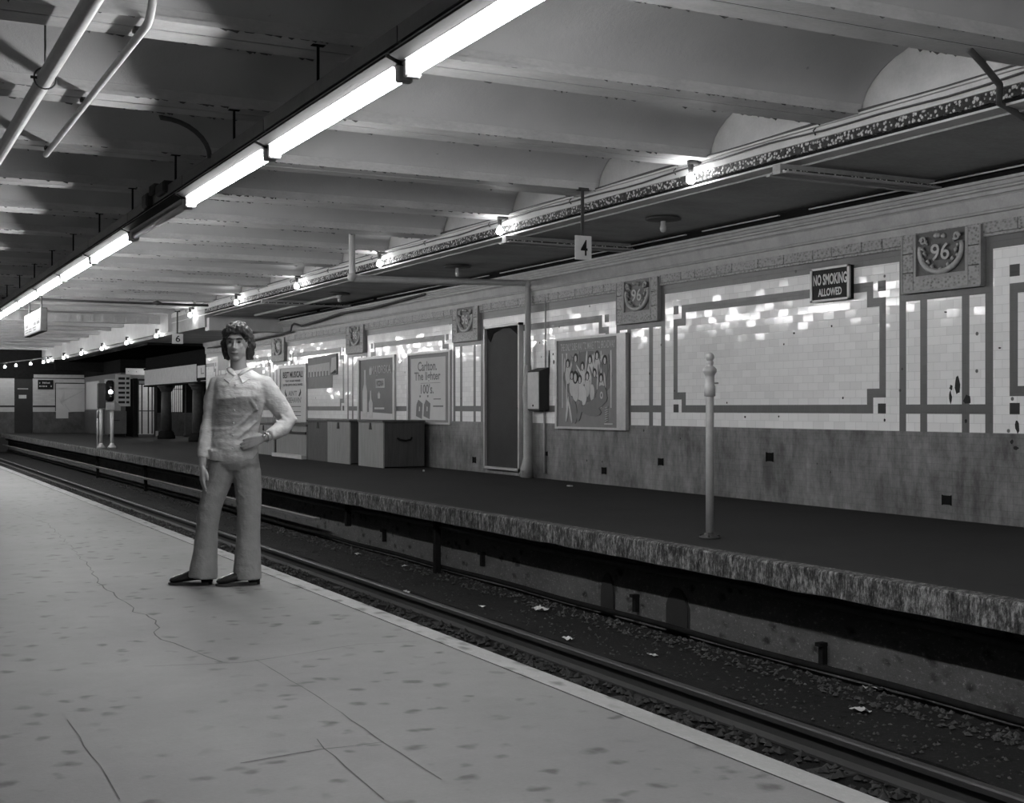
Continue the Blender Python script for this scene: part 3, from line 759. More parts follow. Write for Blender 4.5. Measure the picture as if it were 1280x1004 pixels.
# theatre crowd poster
r = thing('theatre_poster', 'large framed poster of a crowd of performers, right of the electrical box', 'poster', (X, 17.9, .86))
frame(r, X, 16.78, 19.0, .865, 2.36, .06, .06, .26)
yc, zc = 17.98, 1.61; P = facing_track(X-.035, yc, zc)
b = MB(); b.box(X-.035, X-.001, 17.04, 18.94, .90, 2.325); b.build('sheet', M['poster_grey'], r)
text('THE ONLY SURE WAY TO MAKE IT TO BROADWAY', P @ Matrix.Translation((0.0, .60, 0)), 1.72, .12, M['ink_light'], 'headline', r, .01, .004)
b = MB(); random.seed(11)
def oval(u, w, a, c, m, t=.002, k=10, rot=0):
    b.use(m).prism([(u+a*math.cos(q)*math.cos(rot)-c*math.sin(q)*math.sin(rot), w+a*math.cos(q)*math.sin(rot)+c*math.sin(q)*math.cos(rot)) for q in [2*PI*i/k for i in range(k)]], P, t)
gL, gM, gD, gK = M['ink_light'], M['alu'], M['poster_dark'], M['ink']
oval(0, .1, .78, .42, gD, .001, 14)
ppl = [(-.62,.32),(-.36,.40),(-.14,.26),(.10,.36),(.32,.42),(.56,.34),(-.48,.12),(-.22,.05),(.02,.10),(.25,.14),(.45,.06)]
for i, (u, w) in enumerate(ppl):
    body = [gL, M['ink_mid'], gL, gM][i % 4]; h = .26
    oval(u, w-.17, .085, .16, body, .003+.0004*i, 10, random.uniform(-.2, .2))
    for s in (-1, 1): oval(u+s*.11, w-.05+random.uniform(-.03, .09), .022, .13, body, .0035+.0004*i, 8, s*random.uniform(-.9, .2))
    oval(u, w+.015, .062, .078, gK, .004+.0004*i); oval(u, w, .036, .054, gL, .0045+.0004*i)
for i, (u, w, a, c, m, q) in enumerate([(-.36,-.10,.12,.20,gL,.1),(-.10,-.20,.11,.16,gM,0),(-.36,.10,.085,.11,gK,0),(-.36,.09,.045,.07,gL,0),(.18,-.16,.07,.14,gL,0),(.28,-.34,.38,.10,M['ink_mid'],.28),(.12,-.44,.34,.09,M['ink_mid'],-.1),
        (-.40,-.46,.09,.20,M['ink_mid'],.15),(-.22,-.45,.07,.18,M['ink_mid'],-.35),(.47,-.20,.16,.16,M['ink_mid'],0),(.47,-.20,.045,.06,gL,0),(.47,-.20,.022,.03,gD,0),(-.62,-.42,.03,.22,gM,-.2),(-.52,-.46,.03,.2,gM,.3)]):
    oval(u, w, a, c, m, .009+.0004*i, 12, q)
for u in (-.80, -.66, .44, .74): b.use(gM).prism([(u-.014,-.4),(u+.014,-.4),(u+.014+.0,.5),(u-.014,.5)], P, .0026)
for k in range(7): b.use(gL).prism([(.58,-.62+k*.035),(.58+.08,-.60+k*.035),(.66,-.585+k*.035),(.58,-.605+k*.035)], P, .016)
b.use(gL).prism([(.56,-.665),(.80,-.665),(.80,-.64),(.56,-.64)], P, .016)
b.build('crowd_picture', None, r)

# cigarette poster
r = thing('cigarette_poster', 'white framed poster lettered Carlton The lighter 100s on the tiled wall', 'poster', (X, 24.4, .88))
frame(r, X, 23.28, 25.50, .875, 2.36, .07, .05)
b = MB(); b.box(X-.02, X-.001, 23.35, 25.43, .92, 2.31); b.build('backing', M['poster_grey'], r)
b = MB(); b.box(X-.026, X-.02, 23.54, 25.32, .965, 2.24); b.build('sheet', M['poster_white'], r)
P = facing_track(X-.026, 24.43, 1.6)
text('Carlton.', P @ Matrix.Translation((-.02, .47, 0)), .98, .20, M['ink_mid'], 'lettering', r, .02, .003)
text('The lighter', P @ Matrix.Translation((-.02, .24, 0)), 1.34, .225, M['ink_mid'], 'lettering', r, .02, .003)
text("100's.", P @ Matrix.Translation((-.02, .0, 0)), .66, .20, M['ink_mid'], 'lettering', r, .02, .003)
b = MB(); b.use(M['ink_mid'])
b.prism([(-.36,.115),(.64,.115),(.64,.123),(-.36,.123)], P, .002)
for u in (-.45, -.05):
    b.use(M['ink_mid']).prism([(u-.16,-.56),(u+.15,-.62),(u+.19,-.30),(u-.03,-.22),(u-.13,-.32)], P, .003)
    b.use(M['poster_white']).prism([(u+.0,-.46),(u+.05,-.46),(u+.06,-.37),(u+.01,-.36)], P, .005)
    b.use(M['ink_mid']).prism([(u+.03,-.17),(u+.09,-.17),(u+.09,-.13),(u+.03,-.13)], P, .003)
b.use(M['ink_mid']).prism([(.30,-.22),(.66,-.22),(.66,-.20),(.30,-.20)], P, .002); b.prism([(.28,-.37),(.78,-.37),(.78,-.34),(.28,-.34)], P, .002)
b.build('cigarette_packs', None, r)

# vodka poster
r = thing('vodka_poster', 'dark framed vodka poster with two pale bottles, above the crates', 'poster', (X, 27.35, .86))
frame(r, X, 26.20, 28.50, .86, 2.37, .10, .05)
b = MB(); b.box(X-.02, X-.001, 26.3, 28.4, .90, 2.32); b.build('sheet', M['poster_dark'], r)
P = facing_track(X-.02, 27.36, 1.6)
b = MB(); b.use(M['poster_white']).prism([(-.98,-.68),(.98,-.68),(.98,-.52),(-.98,-.47)], P, .002)
def bottle(u, w0, h, wd):
    pts = [(wd, 0), (wd, .55*h), (wd*.4, .70*h), (wd*.3, .97*h), (wd*.4, h)]
    b.use(M['ink_light']).prism([(u+x, w0+y) for x, y in pts]+[(u-x, w0+y) for x, y in reversed(pts)], P, .004)
    b.use(M['alu']).prism([(u-wd*.8, w0+.08*h), (u+wd*.8, w0+.08*h), (u+wd*.8, w0+.38*h), (u-wd*.8, w0+.38*h)], P, .006)
bottle(-.70, -.60, 1.08, .15); bottle(-.33, -.62, .62, .12)
b.use(M['ink_light']).prism([(.12,-.18),(.24,-.18),(.26,-.08),(.18,-.02),(.10,-.08)], P, .004)
b.prism([(-.42,.36),(-.30,.36),(-.28,.50),(-.35,.58),(-.43,.48)], P, .004); b.prism([(-.1,-.42),(.5,-.42),(.5,-.38),(-.1,-.38)], P, .002)
b.use(M['poster_white']).prism([(-.02,.06),(.52,.06),(.52,.26),(-.02,.26)], P, .003)
b.build('bottle_picture', None, r)
text('MAJORSKA', P @ Matrix.Translation((.30, .44, 0)), 1.18, .24, M['ink_light'], 'lettering', r, .005, .004)
text('VODKA', P @ Matrix.Translation((.25, .16, .003)), .44, .13, M['ink'], 'lettering', r, .03, .003)

# musical poster
r = thing('musical_poster', 'tall white framed poster headed BEST MUSICAL, right behind the man arm', 'poster', (X, 33.5, .84))
frame(r, X, 32.30, 34.72, .84, 2.36, .14, .05)
b = MB(); b.box(X-.02, X-.001, 32.42, 34.6, .88, 2.32); b.build('sheet', M['poster_white'], r)
P = facing_track(X-.02, 33.5, 1.6)
for s, w, wd, h, bo, mm in (('BEST MUSICAL!', .50, 1.75, .17, .03, 'ink'), ('TONY AWARD WINNER', .33, 1.35, .06, .03, 'ink'), ('OUTER CRITICS CIRCLE AWARD', .23, 1.7, .06, .03, 'ink'),
                         ("AIN'T", .0, .75, .14, .02, 'ink_mid'), ("MISBEHAVIN'", -.18, 1.5, .15, .015, 'ink_mid')):
    text(s, P @ Matrix.Translation((0, w, 0)), wd, h, M[mm], 'lettering', r, bo, .003)
b = MB()
for s in (-1, 1): b.prism([(s*.50,-.08),(s*.62,-.04),(s*.72,.02),(s*.66,.10),(s*.70,.02),(s*.60,-.02)] if s > 0 else [(-.50,-.08),(-.62,-.04),(-.72,.02),(-.66,.10),(-.70,.02),(-.60,-.02)][::-1], P, .003)
for s in (-1, 1):
    q = [(.50,-.07),(.58,-.09),(.68,-.03),(.70,.05),(.64,.12),(.64,.04),(.58,-.0)]
    q = [(s*u, w) for u, w in q]; b.prism(q if s > 0 else q[::-1], P, .004)
for w in (-.36, -.50, -.60): b.prism([(-.1,w),(.7,w),(.7,w+.015),(-.1,w+.015)], P, .002)
b.build('horn_drawing', M['ink'], r)

# torn dark bill
r = thing('torn_bill', 'torn dark paste-up bill with a pale picture band between the musical and vodka posters', 'poster', (X, 31.2, 1.71))
b = MB(); P = facing_track(X-.004, 31.3, 2.1)
b.prism([(-.97,-.40),(.95,-.39),(.97,-.09),(1.32,-.08),(1.34,.44),(-.97,.39)], P, .004); b.build('sheet', M['poster_grey'], r)
b = MB(); random.seed(2)
b.use(M['ink_light']).prism([(-.95,-.10),(.75,-.08),(.75,.24),(-.95,.20)], P, .006)
for i in range(7):
    u = -.83+i*.235; b.use(M['ink_mid']).prism([(u-.05,-.1),(u+.05,-.1),(u+.06,.02),(u,.08),(u-.06,.02)], P, .008); b.use(M['poster_white']).prism([(u-.04,.03),(u+.04,.03),(u+.03,.13),(u-.03,.13)], P, .010)
b.use(M['poster_white']).prism([(.8,-.02),(1.25,.02),(1.22,.36),(.9,.34)], P, .008); b.use(M['ink']).prism([(1.26,-.08),(1.34,-.08),(1.34,.44),(1.26,.44)], P, .010); b.prism([(.85,-.06),(1.2,-.04),(1.2,.05),(1.0,.0)], P, .011)
b.build('picture_band', None, r)

# electrical box and the pipe that runs down beside the door
r = thing('electrical_box', 'grey steel switch box with a sloping top on the wall beside the pipe', 'box', (X, 19.5, 1.17))
b = MB(); vs = [(X-.19,19.3,1.17),(X,19.3,1.17),(X,19.72,1.17),(X-.19,19.72,1.17),(X-.19,19.3,1.84),(X,19.3,1.90),(X,19.72,1.90),(X-.19,19.72,1.84)]
b.add(vs, [(0,3,2,1),(4,5,6,7),(0,1,5,4),(1,2,6,5),(2,3,7,6),(3,0,4,7)]); b.build('body', M['steel_door'], r)
b = MB(); b.bbox(X-.205, X-.188, 19.31, 19.71, 1.19, 1.82, .005); b.build('cover', M['pipe'], r)
b = MB(); b.cyl((X-.215, 19.5, 1.25), (X-.2, 19.5, 1.25), .018, 8); b.build('lock', M['ink'], r)
b = MB(); b.smooth = True; b.cyl((X-.03, 19.42, .1), (X-.03, 19.42, 1.18), .02, 8); b.cyl((X-.03, 19.38, 1.9), (X-.03, 19.38, 3.1), .014, 8); b.build('feed_conduit', M['greypipe'], r)
r = thing('drain_pipe', 'pale drain pipe dropping from the arches, crossing over and running down beside the door', 'pipe', (X-.12, 19.85, 0))
b = MB(); b.smooth = True; px = X-.12
b.tube([(7.26,19.85,4.36),(7.26,19.85,3.36),(7.27,19.85,3.32),(7.30,19.85,3.30),(px-.06,19.85,3.37),(px-.02,19.85,3.365),(px,19.85,3.33),(px,19.85,1.9)], .052, 12)
b.build('upper_pipe', M['pipe'], r)
b = MB(); b.smooth = True; b.tube([(px,19.85,1.95),(px,19.85,1.75),(px,19.87,1.5),(px,19.85,1.2),(px,19.85,.35),(px-.02,19.85,.2),(px-.02,19.88,.02)], [.055,.075,.09,.08,.082,.10,.13], 12); b.build('lagged_pipe', M['greypipe'], r)
for p in ((7.26,19.85,3.33), (px,19.85,3.35)):
    b = MB(); b.smooth = True; b.ball(p, .078, 12, 8); b.build('elbow', M['pipe'], r)

# cables drooping along the cornice at the far end
b = MB(); b.smooth = True; b.tube([(X-.27,24,3.50),(X-.28,27,3.42),(X-.27,29,3.44),(X-.25,30.8,3.36),(X-.2,32.2,3.32),(X-.2,32.8,3.42),(X-.2,33.0,3.38),(X-.2,33.1,3.24),(X-.2,34,3.20),(X-.2,37,3.17),(X-.2,42,3.15)], .025, 6)
tag(b.build('sagging_cable', M['cable']), 'dark cable sagging along the cornice above the musical poster', 'cable')

# ================================================================== CRATES AND BENCH ON THE FAR PLATFORM
def crate(x0, x1, y0, y1, h, face, lab, hasp=True, ledge=False):
    r = thing('storage_crate', lab, 'crate', ((x0+x1)/2, (y0+y1)/2, 0), 0)
    b = MB(); b.use(M['wood_dark_shaded']).bbox(x0+.02, x1, y0, y1, .02, h-.03, .008); b.build('body', None, r)
    b = MB(); b.box(x0, x0+.03, y0+.0, y1, .0, h-.03); b.build('front_board', M[face], r)
    b = MB(); b.bbox(x0-.02, x1+.01, y0-.02, y1+.02, h-.03, h+.012, .006); b.build('lid', M['wood_dark_shaded'], r)
    if hasp:
        ym = (y0+y1)/2; b = MB(); b.prism([(-.07,-.16),(.07,-.16),(.03,-.02),(-.03,-.02)], facing_track(x0, ym, h-.02), .015); b.build('hasp', M['ink'], r)
    if ledge:
        b = MB(); b.box(x0-.12, x0+.02, y0, y1, .0, .09); b.build('plinth', M['girder'], r)
        b = MB(); b.box(x0-.03, x0+.0, y0, y1, h-.22, h-.16); b.build('rail', M['ink'], r)
    return r
cr = crate(9.55, 10.45, 24.3, 25.72, .945, 'wood', 'large plywood crate nearest the steel door with a dark end and rope handle')
b = MB(); b.smooth = True; b.tube([(9.85,24.28,.60),(9.88,24.23,.57),(10.0,24.21,.55),(10.12,24.23,.57),(10.16,24.28,.61)], .018, 6); b.build('handle', M['black'], cr)
crate(9.56, 10.42, 26.28, 27.72, .935, 'wood', 'pale plywood crate with a clean front, second from the steel door')
crate(9.60, 10.42, 27.76, 29.25, .92, 'wood_dark_shaded', 'dark streaky crate standing between the pale crate and the bench')
crate(9.60, 10.42, 29.35, 31.75, .80, 'wood', 'long low bench-like crate with a pale plinth, nearest the man elbow', True, True)
crate(9.65, 10.42, 32.1, 34.0, .80, 'wood', 'low crate mostly hidden behind the man')

# grey pole with a ball finial
r = thing('ball_top_pole', 'slim grey metal pole with a ball finial standing on the dark platform', 'pole', (7.12, 9.87, 0))
b = MB(); b.smooth = True; c = (7.12, 9.87, 0)
b.lathe(c, [(.038,.02),(.038,1.30),(.037,1.52)], 16); b.build('shaft', M['pipe'], r)
b = MB(); b.smooth = True; b.lathe(c, [(.04,1.315),(.052,1.32),(.053,1.41),(.044,1.425),(.043,1.50),(.048,1.52),(.064,1.545),(.064,1.57),(.045,1.59),(.026,1.60),(.034,1.62),(.036,1.64),(.022,1.652),(.012,1.655)], 18); b.cyl((7.12,9.87,1.44),(7.20,9.85,1.44),.010,6); b.build('collar', M['pipe'], r)
b = MB(); b.smooth = True; b.ball((7.12, 9.87, 1.682), .042, 14, 10); b.build('finial', M['pipe'], r)
b = MB(); b.smooth = True; b.lathe(c, [(.10,0.0),(.10,.015),(.06,.03),(.05,.05),(.035,.055)], 14); b.build('base_flange', M['iron'], r)
for k in range(4):
    a = PI/4+k*PI/2; b = MB(); b.cyl((7.12+.08*math.cos(a), 9.87+.08*math.sin(a), .01), (7.12+.08*math.cos(a), 9.87+.08*math.sin(a), .035), .013, 6); b.build('bolt', M['iron'], r)

# ================================================================== SIGNAL AND THE FAR END
sx, sy = 7.01, 40.2
r = thing('track_signal', 'railway signal with a white lit lens on two white posts at the platform edge', 'signal', (sx, sy, 0))
b = MB(); b.bbox(sx-.11, sx+.11, sy-.1, sy+.12, 1.40, 2.04, .05); b.build('signal_head', M['black'], r)
b = MB(); b.box(sx-.15, sx+.15, sy+.02, sy+.04, 1.36, 2.07); b.build('backplate', M['girder'], r)
for z, mm in ((1.87, 'black_paint'), (1.69, 'bulb'), (1.52, 'black_paint')):
    b = MB(); b.smooth = True; b.lathe((sx, sy-.1, z), [(.055,0),(.055,.012),(.001,.02)] , 16, Matrix.Rotation(PI/2, 4, 'X')); b.build('lens', M[mm], r)
    b = MB(); b.smooth = True; b.tube([(sx+.07*math.cos(a), sy-.14, z+.07*math.sin(a)) for a in [PI*i/10 for i in range(11)]], .01, 5); b.build('hood', M['black'], r)
b = MB(); b.bbox(sx-.13, sx+.12, sy-.13, sy+.1, 1.14, 1.36, .02); b.build('number_box', M['pipe'], r)
for x in (sx+.06, sx-.26):
    b = MB(); b.smooth = True; b.cyl((x, sy, .02), (x, sy, 1.16), .052, 12); b.lathe((x, sy, 0), [(.13,0),(.12,.05),(.07,.1),(.05,.16)], 12); b.build('post', M['white_paint'], r)
b = MB(); b.smooth = True; b.cyl((sx-.36, sy, .02), (sx-.36, sy, .95), .025, 8); b.tube([(sx-.36, sy, .9), (sx-.36, sy, 1.1), (sx-.26, sy, 1.2), (sx-.1, sy, 1.2)], .03, 8); b.build('cable_pipe', M['pipe'], r)
b = MB(); b.bbox(sx-.36, sx-.13, sy-.05, sy+.12, 1.2, 1.95, .02); b.build('relay_case', M['iron'], r)

def column(x, y, lab):
    r = thing('column', lab, 'column', (x, y, 0), 0, 'round columns at the exit')
    b = MB(); b.smooth = True; b.lathe((x, y, 0), [(.21,.3),(.20,1.2),(.19,1.86)], 22); b.build('shaft', M['iron'], r)
    b = MB(); b.smooth = True; b.lathe((x, y, 0), [(.34,0),(.34,.12),(.30,.15),(.29,.24),(.22,.31)], 22); b.build('base', M['black'], r)
    b = MB(); b.smooth = True; b.lathe((x, y, 0), [(.20,1.85),(.24,1.9),(.24,1.94),(.30,2.0),(.34,2.04),(.34,2.08)], 22); b.build('capital', M['iron'], r)
    return r
column(11.15, 51.6, 'left of the two round dark columns under the pale entablature')
column(11.15, 46.4, 'right of the two round dark columns, nearer the tiled wall')
r = thing('framed_panel', 'small dark framed panel on the pale entablature above the right column', 'sign', (10.93, 45.0, 2.16))
b = MB(); b.box(10.90, 10.93, 44.2, 45.6, 2.16, 2.76); b.build('frame', M['black'], r)
b = MB(); b.box(10.895, 10.90, 44.35, 45.45, 2.26, 2.68); b.build('panel', M['girder'], r)
b = MB(); b.box(10.89, 10.895, 44.85, 44.92, 2.40, 2.6); b.box(10.89, 10.895, 44.5, 44.92, 2.38, 2.42); b.build('mark', M['ink_mid'], r)

# exit turnstile, gate, louvred screen
r = thing('exit_turnstile', 'tall narrow exit gate with pale upright bars in a dark frame, left of the columns', 'gate', (11.35, PY, 0))
b = MB(); b.box(10.92, 11.0, PY-.1, PY+.1, 0, 2.4); b.box(11.70, 11.80, PY-.1, PY+.1, 0, 2.4); b.box(10.92, 11.8, PY-.1, PY+.1, 2.2, 2.45); b.box(11.0, 11.7, PY-.02, PY+.02, 1.06, 1.10); b.build('frame', M['iron'], r)
b = MB()
for x in (11.0, 11.15, 11.42, 11.58): b.box(x, x+.05, PY-.03, PY+.0, .1, 2.2)
b.build('bars', M['iron'], r)
b = MB(); b.box(11.04, 11.66, PY-.12, PY-.1, 2.24, 2.36); b.build('header_plate', M['girder'], r)
for x in (10.90, 11.78):
    b = MB(); b.box(x-.05, x+.05, PY-.16, PY-.08, 0, .22); b.build('post_foot', M['white_paint'], r)
r = thing('louvred_screen', 'pale screen with dark horizontal slots beside the exit gate', 'screen', (10.35, PY-.3, 1.25))
P = facing_cam(10.33, PY-.3, 1.9)
b = MB(); b.prism([(-.30,.72),(.30,.72),(.30,-.62),(-.08,-.62),(-.30,-.40)], P, .04); b.build('panel', M['white_paint'], r)
b = MB()
for i in range(6): b.prism([(-.19,.60-i*.2),(.08,.60-i*.2),(.08,.50-i*.2),(-.19,.50-i*.2)] , P, .05); b.prism([(.13,.60-i*.2),(.26,.60-i*.2),(.26,.50-i*.2),(.13,.50-i*.2)], P, .05)
b.build('slots', M['ink'], r)
r = thing('metal_bin', 'dark rectangular metal cabinet standing behind the signal', 'cabinet', (9.98, PY-.8, 0))
b = MB(); b.bbox(9.66, 10.34, PY-1.1, PY-.5, .12, 1.08, .02); b.build('body', M['channel'], r)
b = MB(); b.box(9.72, 10.28, PY-1.06, PY-.54, 0, .12); b.build('base', M['black'], r)
b = MB(); b.box(9.8, 10.05, PY-1.12, PY-1.1, .68, .70); b.build('handle', M['black'], r)
for (x, y, lab) in ((10.72, 55.6, 'dark square post left of the exit gate'),):
    b = MB(); b.bbox(x-.09, x+.09, y-.09, y+.09, 0, 2.45, .01); b.box(x-.12, x+.12, y-.12, y+.12, 0, .1); tag(b.build('square_post', M['black']), lab, 'post')
b = MB(); b.smooth = True; b.lathe((12.5, 54.2, 0), [(.10,0),(.09,.12),(.035,.16),(.03,2.5)], 12); b.lathe((12.5,54.2,2.5), [(.03,0),(.05,.02),(.05,.05),(.01,.08)], 10); tag(b.build('thin_post', M['iron']), 'thin dark post in front of the barred window', 'post')
# barrier rails right of the columns
r = thing('barrier_fence', 'dark open railing between the right column and the tiled wall', 'fence', (13.0, 50, 0))
b = MB()
for i in range(9): b.cyl((12.0+i*.22, 50, 0), (12.0+i*.22, 50, 1.6), .02, 6)
b.build('uprights', M['iron'], r)
b = MB(); b.box(11.9, 13.9, 49.97, 50.03, 1.55, 1.6); b.box(11.9, 13.9, 49.97, 50.03, .8, .84); b.box(11.9, 13.9, 49.97, 50.03, .1, .14); b.build('rails', M['iron'], r)
# notice boards on the end wall
r = thing('wall_map', 'large pale map panel with a stepped lower edge on the end wall', 'map', (9.64, EY, .7))
P = facing_cam(9.64, EY-.03, 1.6)
b = MB(); b.prism([(-.67,-.90),(-.10,-.90),(-.10,-.60),(.67,-.55),(.67,.52),(-.67,.52)], P, .02); b.build('sheet', M['poster_white'], r)
b = MB(); b.prism([(-.67,.56),(.67,.56),(.67,.78),(-.67,.78)], P, .02); b.build('heading', M['poster_white'], r)
b = MB(); b.prism([(-.71,-.55),(-.68,-.55),(-.68,.82),(-.71,.82)], P, .03); b.prism([(.68,-.55),(.71,-.55),(.71,.82),(.68,.82)], P, .03); b.prism([(-.71,.79),(.71,.79),(.71,.83),(-.71,.83)], P, .03); b.build('frame', M['ink'], r)
b = MB(); b.prism([(-.5,-.1),(-.45,-.15),(.6,.42),(.6,.48)], P, .024); b.prism([(-.3,-.2),(-.25,-.2),(0,-.55),(-.05,-.55)], P, .024); b.prism([(-.55,.1),(-.52,.1),(-.3,-.3),(-.34,-.3)], P, .024)
for i in range(6): b.prism([(-.45+i*.03,-.2+i*.01),(-.43+i*.03,-.2+i*.01),(-.43+i*.03,.05+i*.07),(-.45+i*.03,.05+i*.07)], P, .024)
b.build('route_lines', M['ink_light'], r)
r = thing('direction_sign', 'small black sign with two rows of pale lettering on the end wall', 'sign', (8.5, EY, 2.1))
b = MB(); b.box(8.14, 8.84, EY-.06, EY-.01, 2.11, 2.56); b.build('board', M['black_paint'], r)
b = MB(); random.seed(9)
for z in (2.38, 2.22):
    for i in range(8):
        if random.random() < .85: b.box(8.2+i*.075, 8.2+i*.075+random.uniform(.03, .055), EY-.064, EY-.06, z, z+random.uniform(.06, .09))
b.build('lettering', M['ink_light'], r)
b = MB(); b.box(10.27, 10.299, 61.7, 65.3, 1.15, 2.45); tag(b.build('side_billboard', M['poster_white']), 'blank pale board on the side wall left of the signal', 'board')
for y in (60.4, 59.3):
    b = MB(); b.bbox(10.0, 10.12, y, y+.12, 0, 1.2, .01); tag(b.build('short_post', M['channel']), 'short pale post behind the signal', 'post', 'short posts behind the signal')
# passage lamps behind the exit
p0 = (12.75, 57.6, 2.72)
q = None
for p, lab in (((12.72, 57.9, 2.74), 'left of the two bright lamps above the barred window'), ((13.05, 58.2, 2.78), 'right of the two bright lamps above the barred window')):
    r = thing('passage_lamp', lab, 'lamp', p, 0)
    b = MB(); b.smooth = True; b.ball(p, .09, 12, 8); b.build('globe', M['globe'], r)
    b = MB(); b.cyl((p[0], p[1], p[2]+.08), (p[0], p[1], 3.3), .02, 6); b.build('stem', M['iron'], r)
for p, lab in (((12.4, 48.5, 3.2), 'added unseen lamp behind the columns, hidden by the entablature'), ((14.0, 53.5, 3.2), 'added unseen lamp over the exit passage, hidden by the entablature')):
    r = thing('passage_lamp', lab, 'lamp', p, 0)  # added lamps out of sight, put in to brighten the exit passage
    b = MB(); b.smooth = True; b.ball(p, .05, 12, 8); b.build('globe', M['globe'], r)

# ================================================================== TRACK
def rail(x, lab):
    sec = [(-.075,-.945),(.075,-.945),(.075,-.93),(.015,-.915),(.012,-.845),(.036,-.83),(.036,-.80),(.025,-.79),(-.025,-.79),(-.036,-.80),(-.036,-.83),(-.012,-.845),(-.015,-.915),(-.075,-.93)]
    b = MB(); b.rings([[(x+a, y, z) for a, z in sec] for y in (Y0, Y1)]); return tag(b.build('running_rail', M['rail']), lab, 'rail')
rail(5.37, 'steel running rail farther from the near platform'); rail(3.93, 'steel running rail hidden below the near platform edge')
b = MB(); b.bbox(3.3, 5.68, 2.9, 3.12, -1.02, -.9465, .01); t0 = b.build('railway_tie', M['tie']); tag(t0, 'dark timber tie lying across under the rails', 'tie', 'timber ties under the rails')
for k in range(1, 70):
    c = t0.copy(); COL.objects.link(c); c.location = t0.location+Vector((random.uniform(-.03, .03), .74*k, random.uniform(-.004, .004)))
b = MB(); b.smooth = True; b.tube([(6.70, y, -.80+.006*math.sin(y*2)) for y in [Y0+i*.5 for i in range(138)]], .028, 8)
tag(b.build('trackside_pipe', M['black']), 'long black pipe along the foot of the trench wall', 'pipe')
b = MB(); b.smooth = True; b.tube([(6.66, y, -.30+.012*math.sin(y*.9)) for y in [Y0+i*.5 for i in range(138)]], .03, 8)
tag(b.build('underslung_cable', M['iron']), 'dark cable slung under the overhang of the dark platform', 'cable')
b = MB()
sec = [(6.52,-.56),(6.60,-.56),(6.60,-.52),(6.50,-.52)]
b.rings([[(a, y, z) for a, z in sec] for y in (19.5, Y1)]); tag(b.build('guard_board', M['wood']), 'long thin board along the trench wall beyond the man', 'board')
for k, (y, z1, lab) in enumerate([(15.0, -.2, 'black upright post under the dark platform, tallest one left of centre'), (18.27, -.2, 'short black upright post under the platform, next to the man'), (26.5, -.2, 'black upright under the platform just left of the man'), (33.0, -.2, 'black upright under the platform below the signal'), (40.0, -.2, 'black upright far along under the platform')]):
    b = MB(); b.bbox(6.58, 6.66, y-.04, y+.04, -.9 if k != 1 else -.55, z1, .008); tag(b.build('support_post', M['black']), lab, 'post')
# bracket ends standing out of the wall
for k, (y, z, lab) in enumerate([(14.0, -.62, 'small black bracket on the pale trench wall near the tall post'), (10.6, -.69, 'small black bracket on the trench wall between the two dark arched patches'), (17.2, -.62, 'small black bracket at the left start of the pale wall band'), (7.9, -.72, 'small black bracket on the trench wall toward the right')]):
    b = MB(); b.box(6.75, 6.80, y-.025, y+.025, z-.07, z+.09); b.box(6.72, 6.80, y-.03, y+.03, z+.07, z+.10); tag(b.build('wall_bracket', M['black']), lab, 'bracket')
for y, w, lab in ((11.15, .12, 'left of the two black arched patches on the trench wall'), (9.92, .17, 'right and larger of the two black arched patches on the trench wall')):  # flat dark arched shapes laid on the trench wall
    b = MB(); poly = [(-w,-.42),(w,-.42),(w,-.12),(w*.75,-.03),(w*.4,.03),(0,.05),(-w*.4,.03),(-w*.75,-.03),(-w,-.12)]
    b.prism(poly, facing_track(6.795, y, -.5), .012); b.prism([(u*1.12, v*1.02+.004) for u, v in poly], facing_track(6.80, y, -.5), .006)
    tag(b.build('arched_patch', M['ink']), lab, 'patch')
# loose rubble (nobody could count it)
def rubble(name, n, xr, yr, z, sr, m, lab, seed, zj=.02):
    random.seed(seed); b = MB()
    base = [(0,0,1),(.9,0,.1),(0,.9,0),(-.9,0,.1),(0,-.9,0),(0,0,-.6)]; F = [(0,1,2),(0,2,3),(0,3,4),(0,4,1),(5,2,1),(5,3,2),(5,4,3),(5,1,4)]
    for _ in range(n):
        t = random.random()**1.8; y = yr[0]+(yr[1]-yr[0])*t; x = random.uniform(*xr); s_ = random.uniform(*sr); a = random.uniform(0, 6.28)
        vs = []
        for p in base:
            q = Vector((p[0]*random.uniform(.6, 1.2), p[1]*random.uniform(.6, 1.3), p[2]*random.uniform(.4, .9)))*s_
            vs.append((x+q.x*math.cos(a)-q.y*math.sin(a), y+q.x*math.sin(a)+q.y*math.cos(a), z+q.z+random.uniform(0, zj)*.3))
        b.add(vs, F)
    o = b.build(name, m); o['kind'] = 'stuff'; return tag(o, lab, 'stones')
rubble('ballast_stones', 9000, (4.05, 5.27), (1.5, 40), -.94, (.015, .05), M['ballast_stone'], 'dark oily ballast stones between the near platform and the rail', 1)
rubble('ledge_rubble', 2600, (6.35, 6.74), (4, 40), -.875, (.008, .035), M['bed_stone'], 'gritty rubble along the foot of the trench wall', 2)
rubble('ledge_grit', 1500, (5.75, 6.4), (4, 40), -.89, (.006, .022), M['bed_stone'], 'scattered grit on the dark ledge beside the rail', 3)
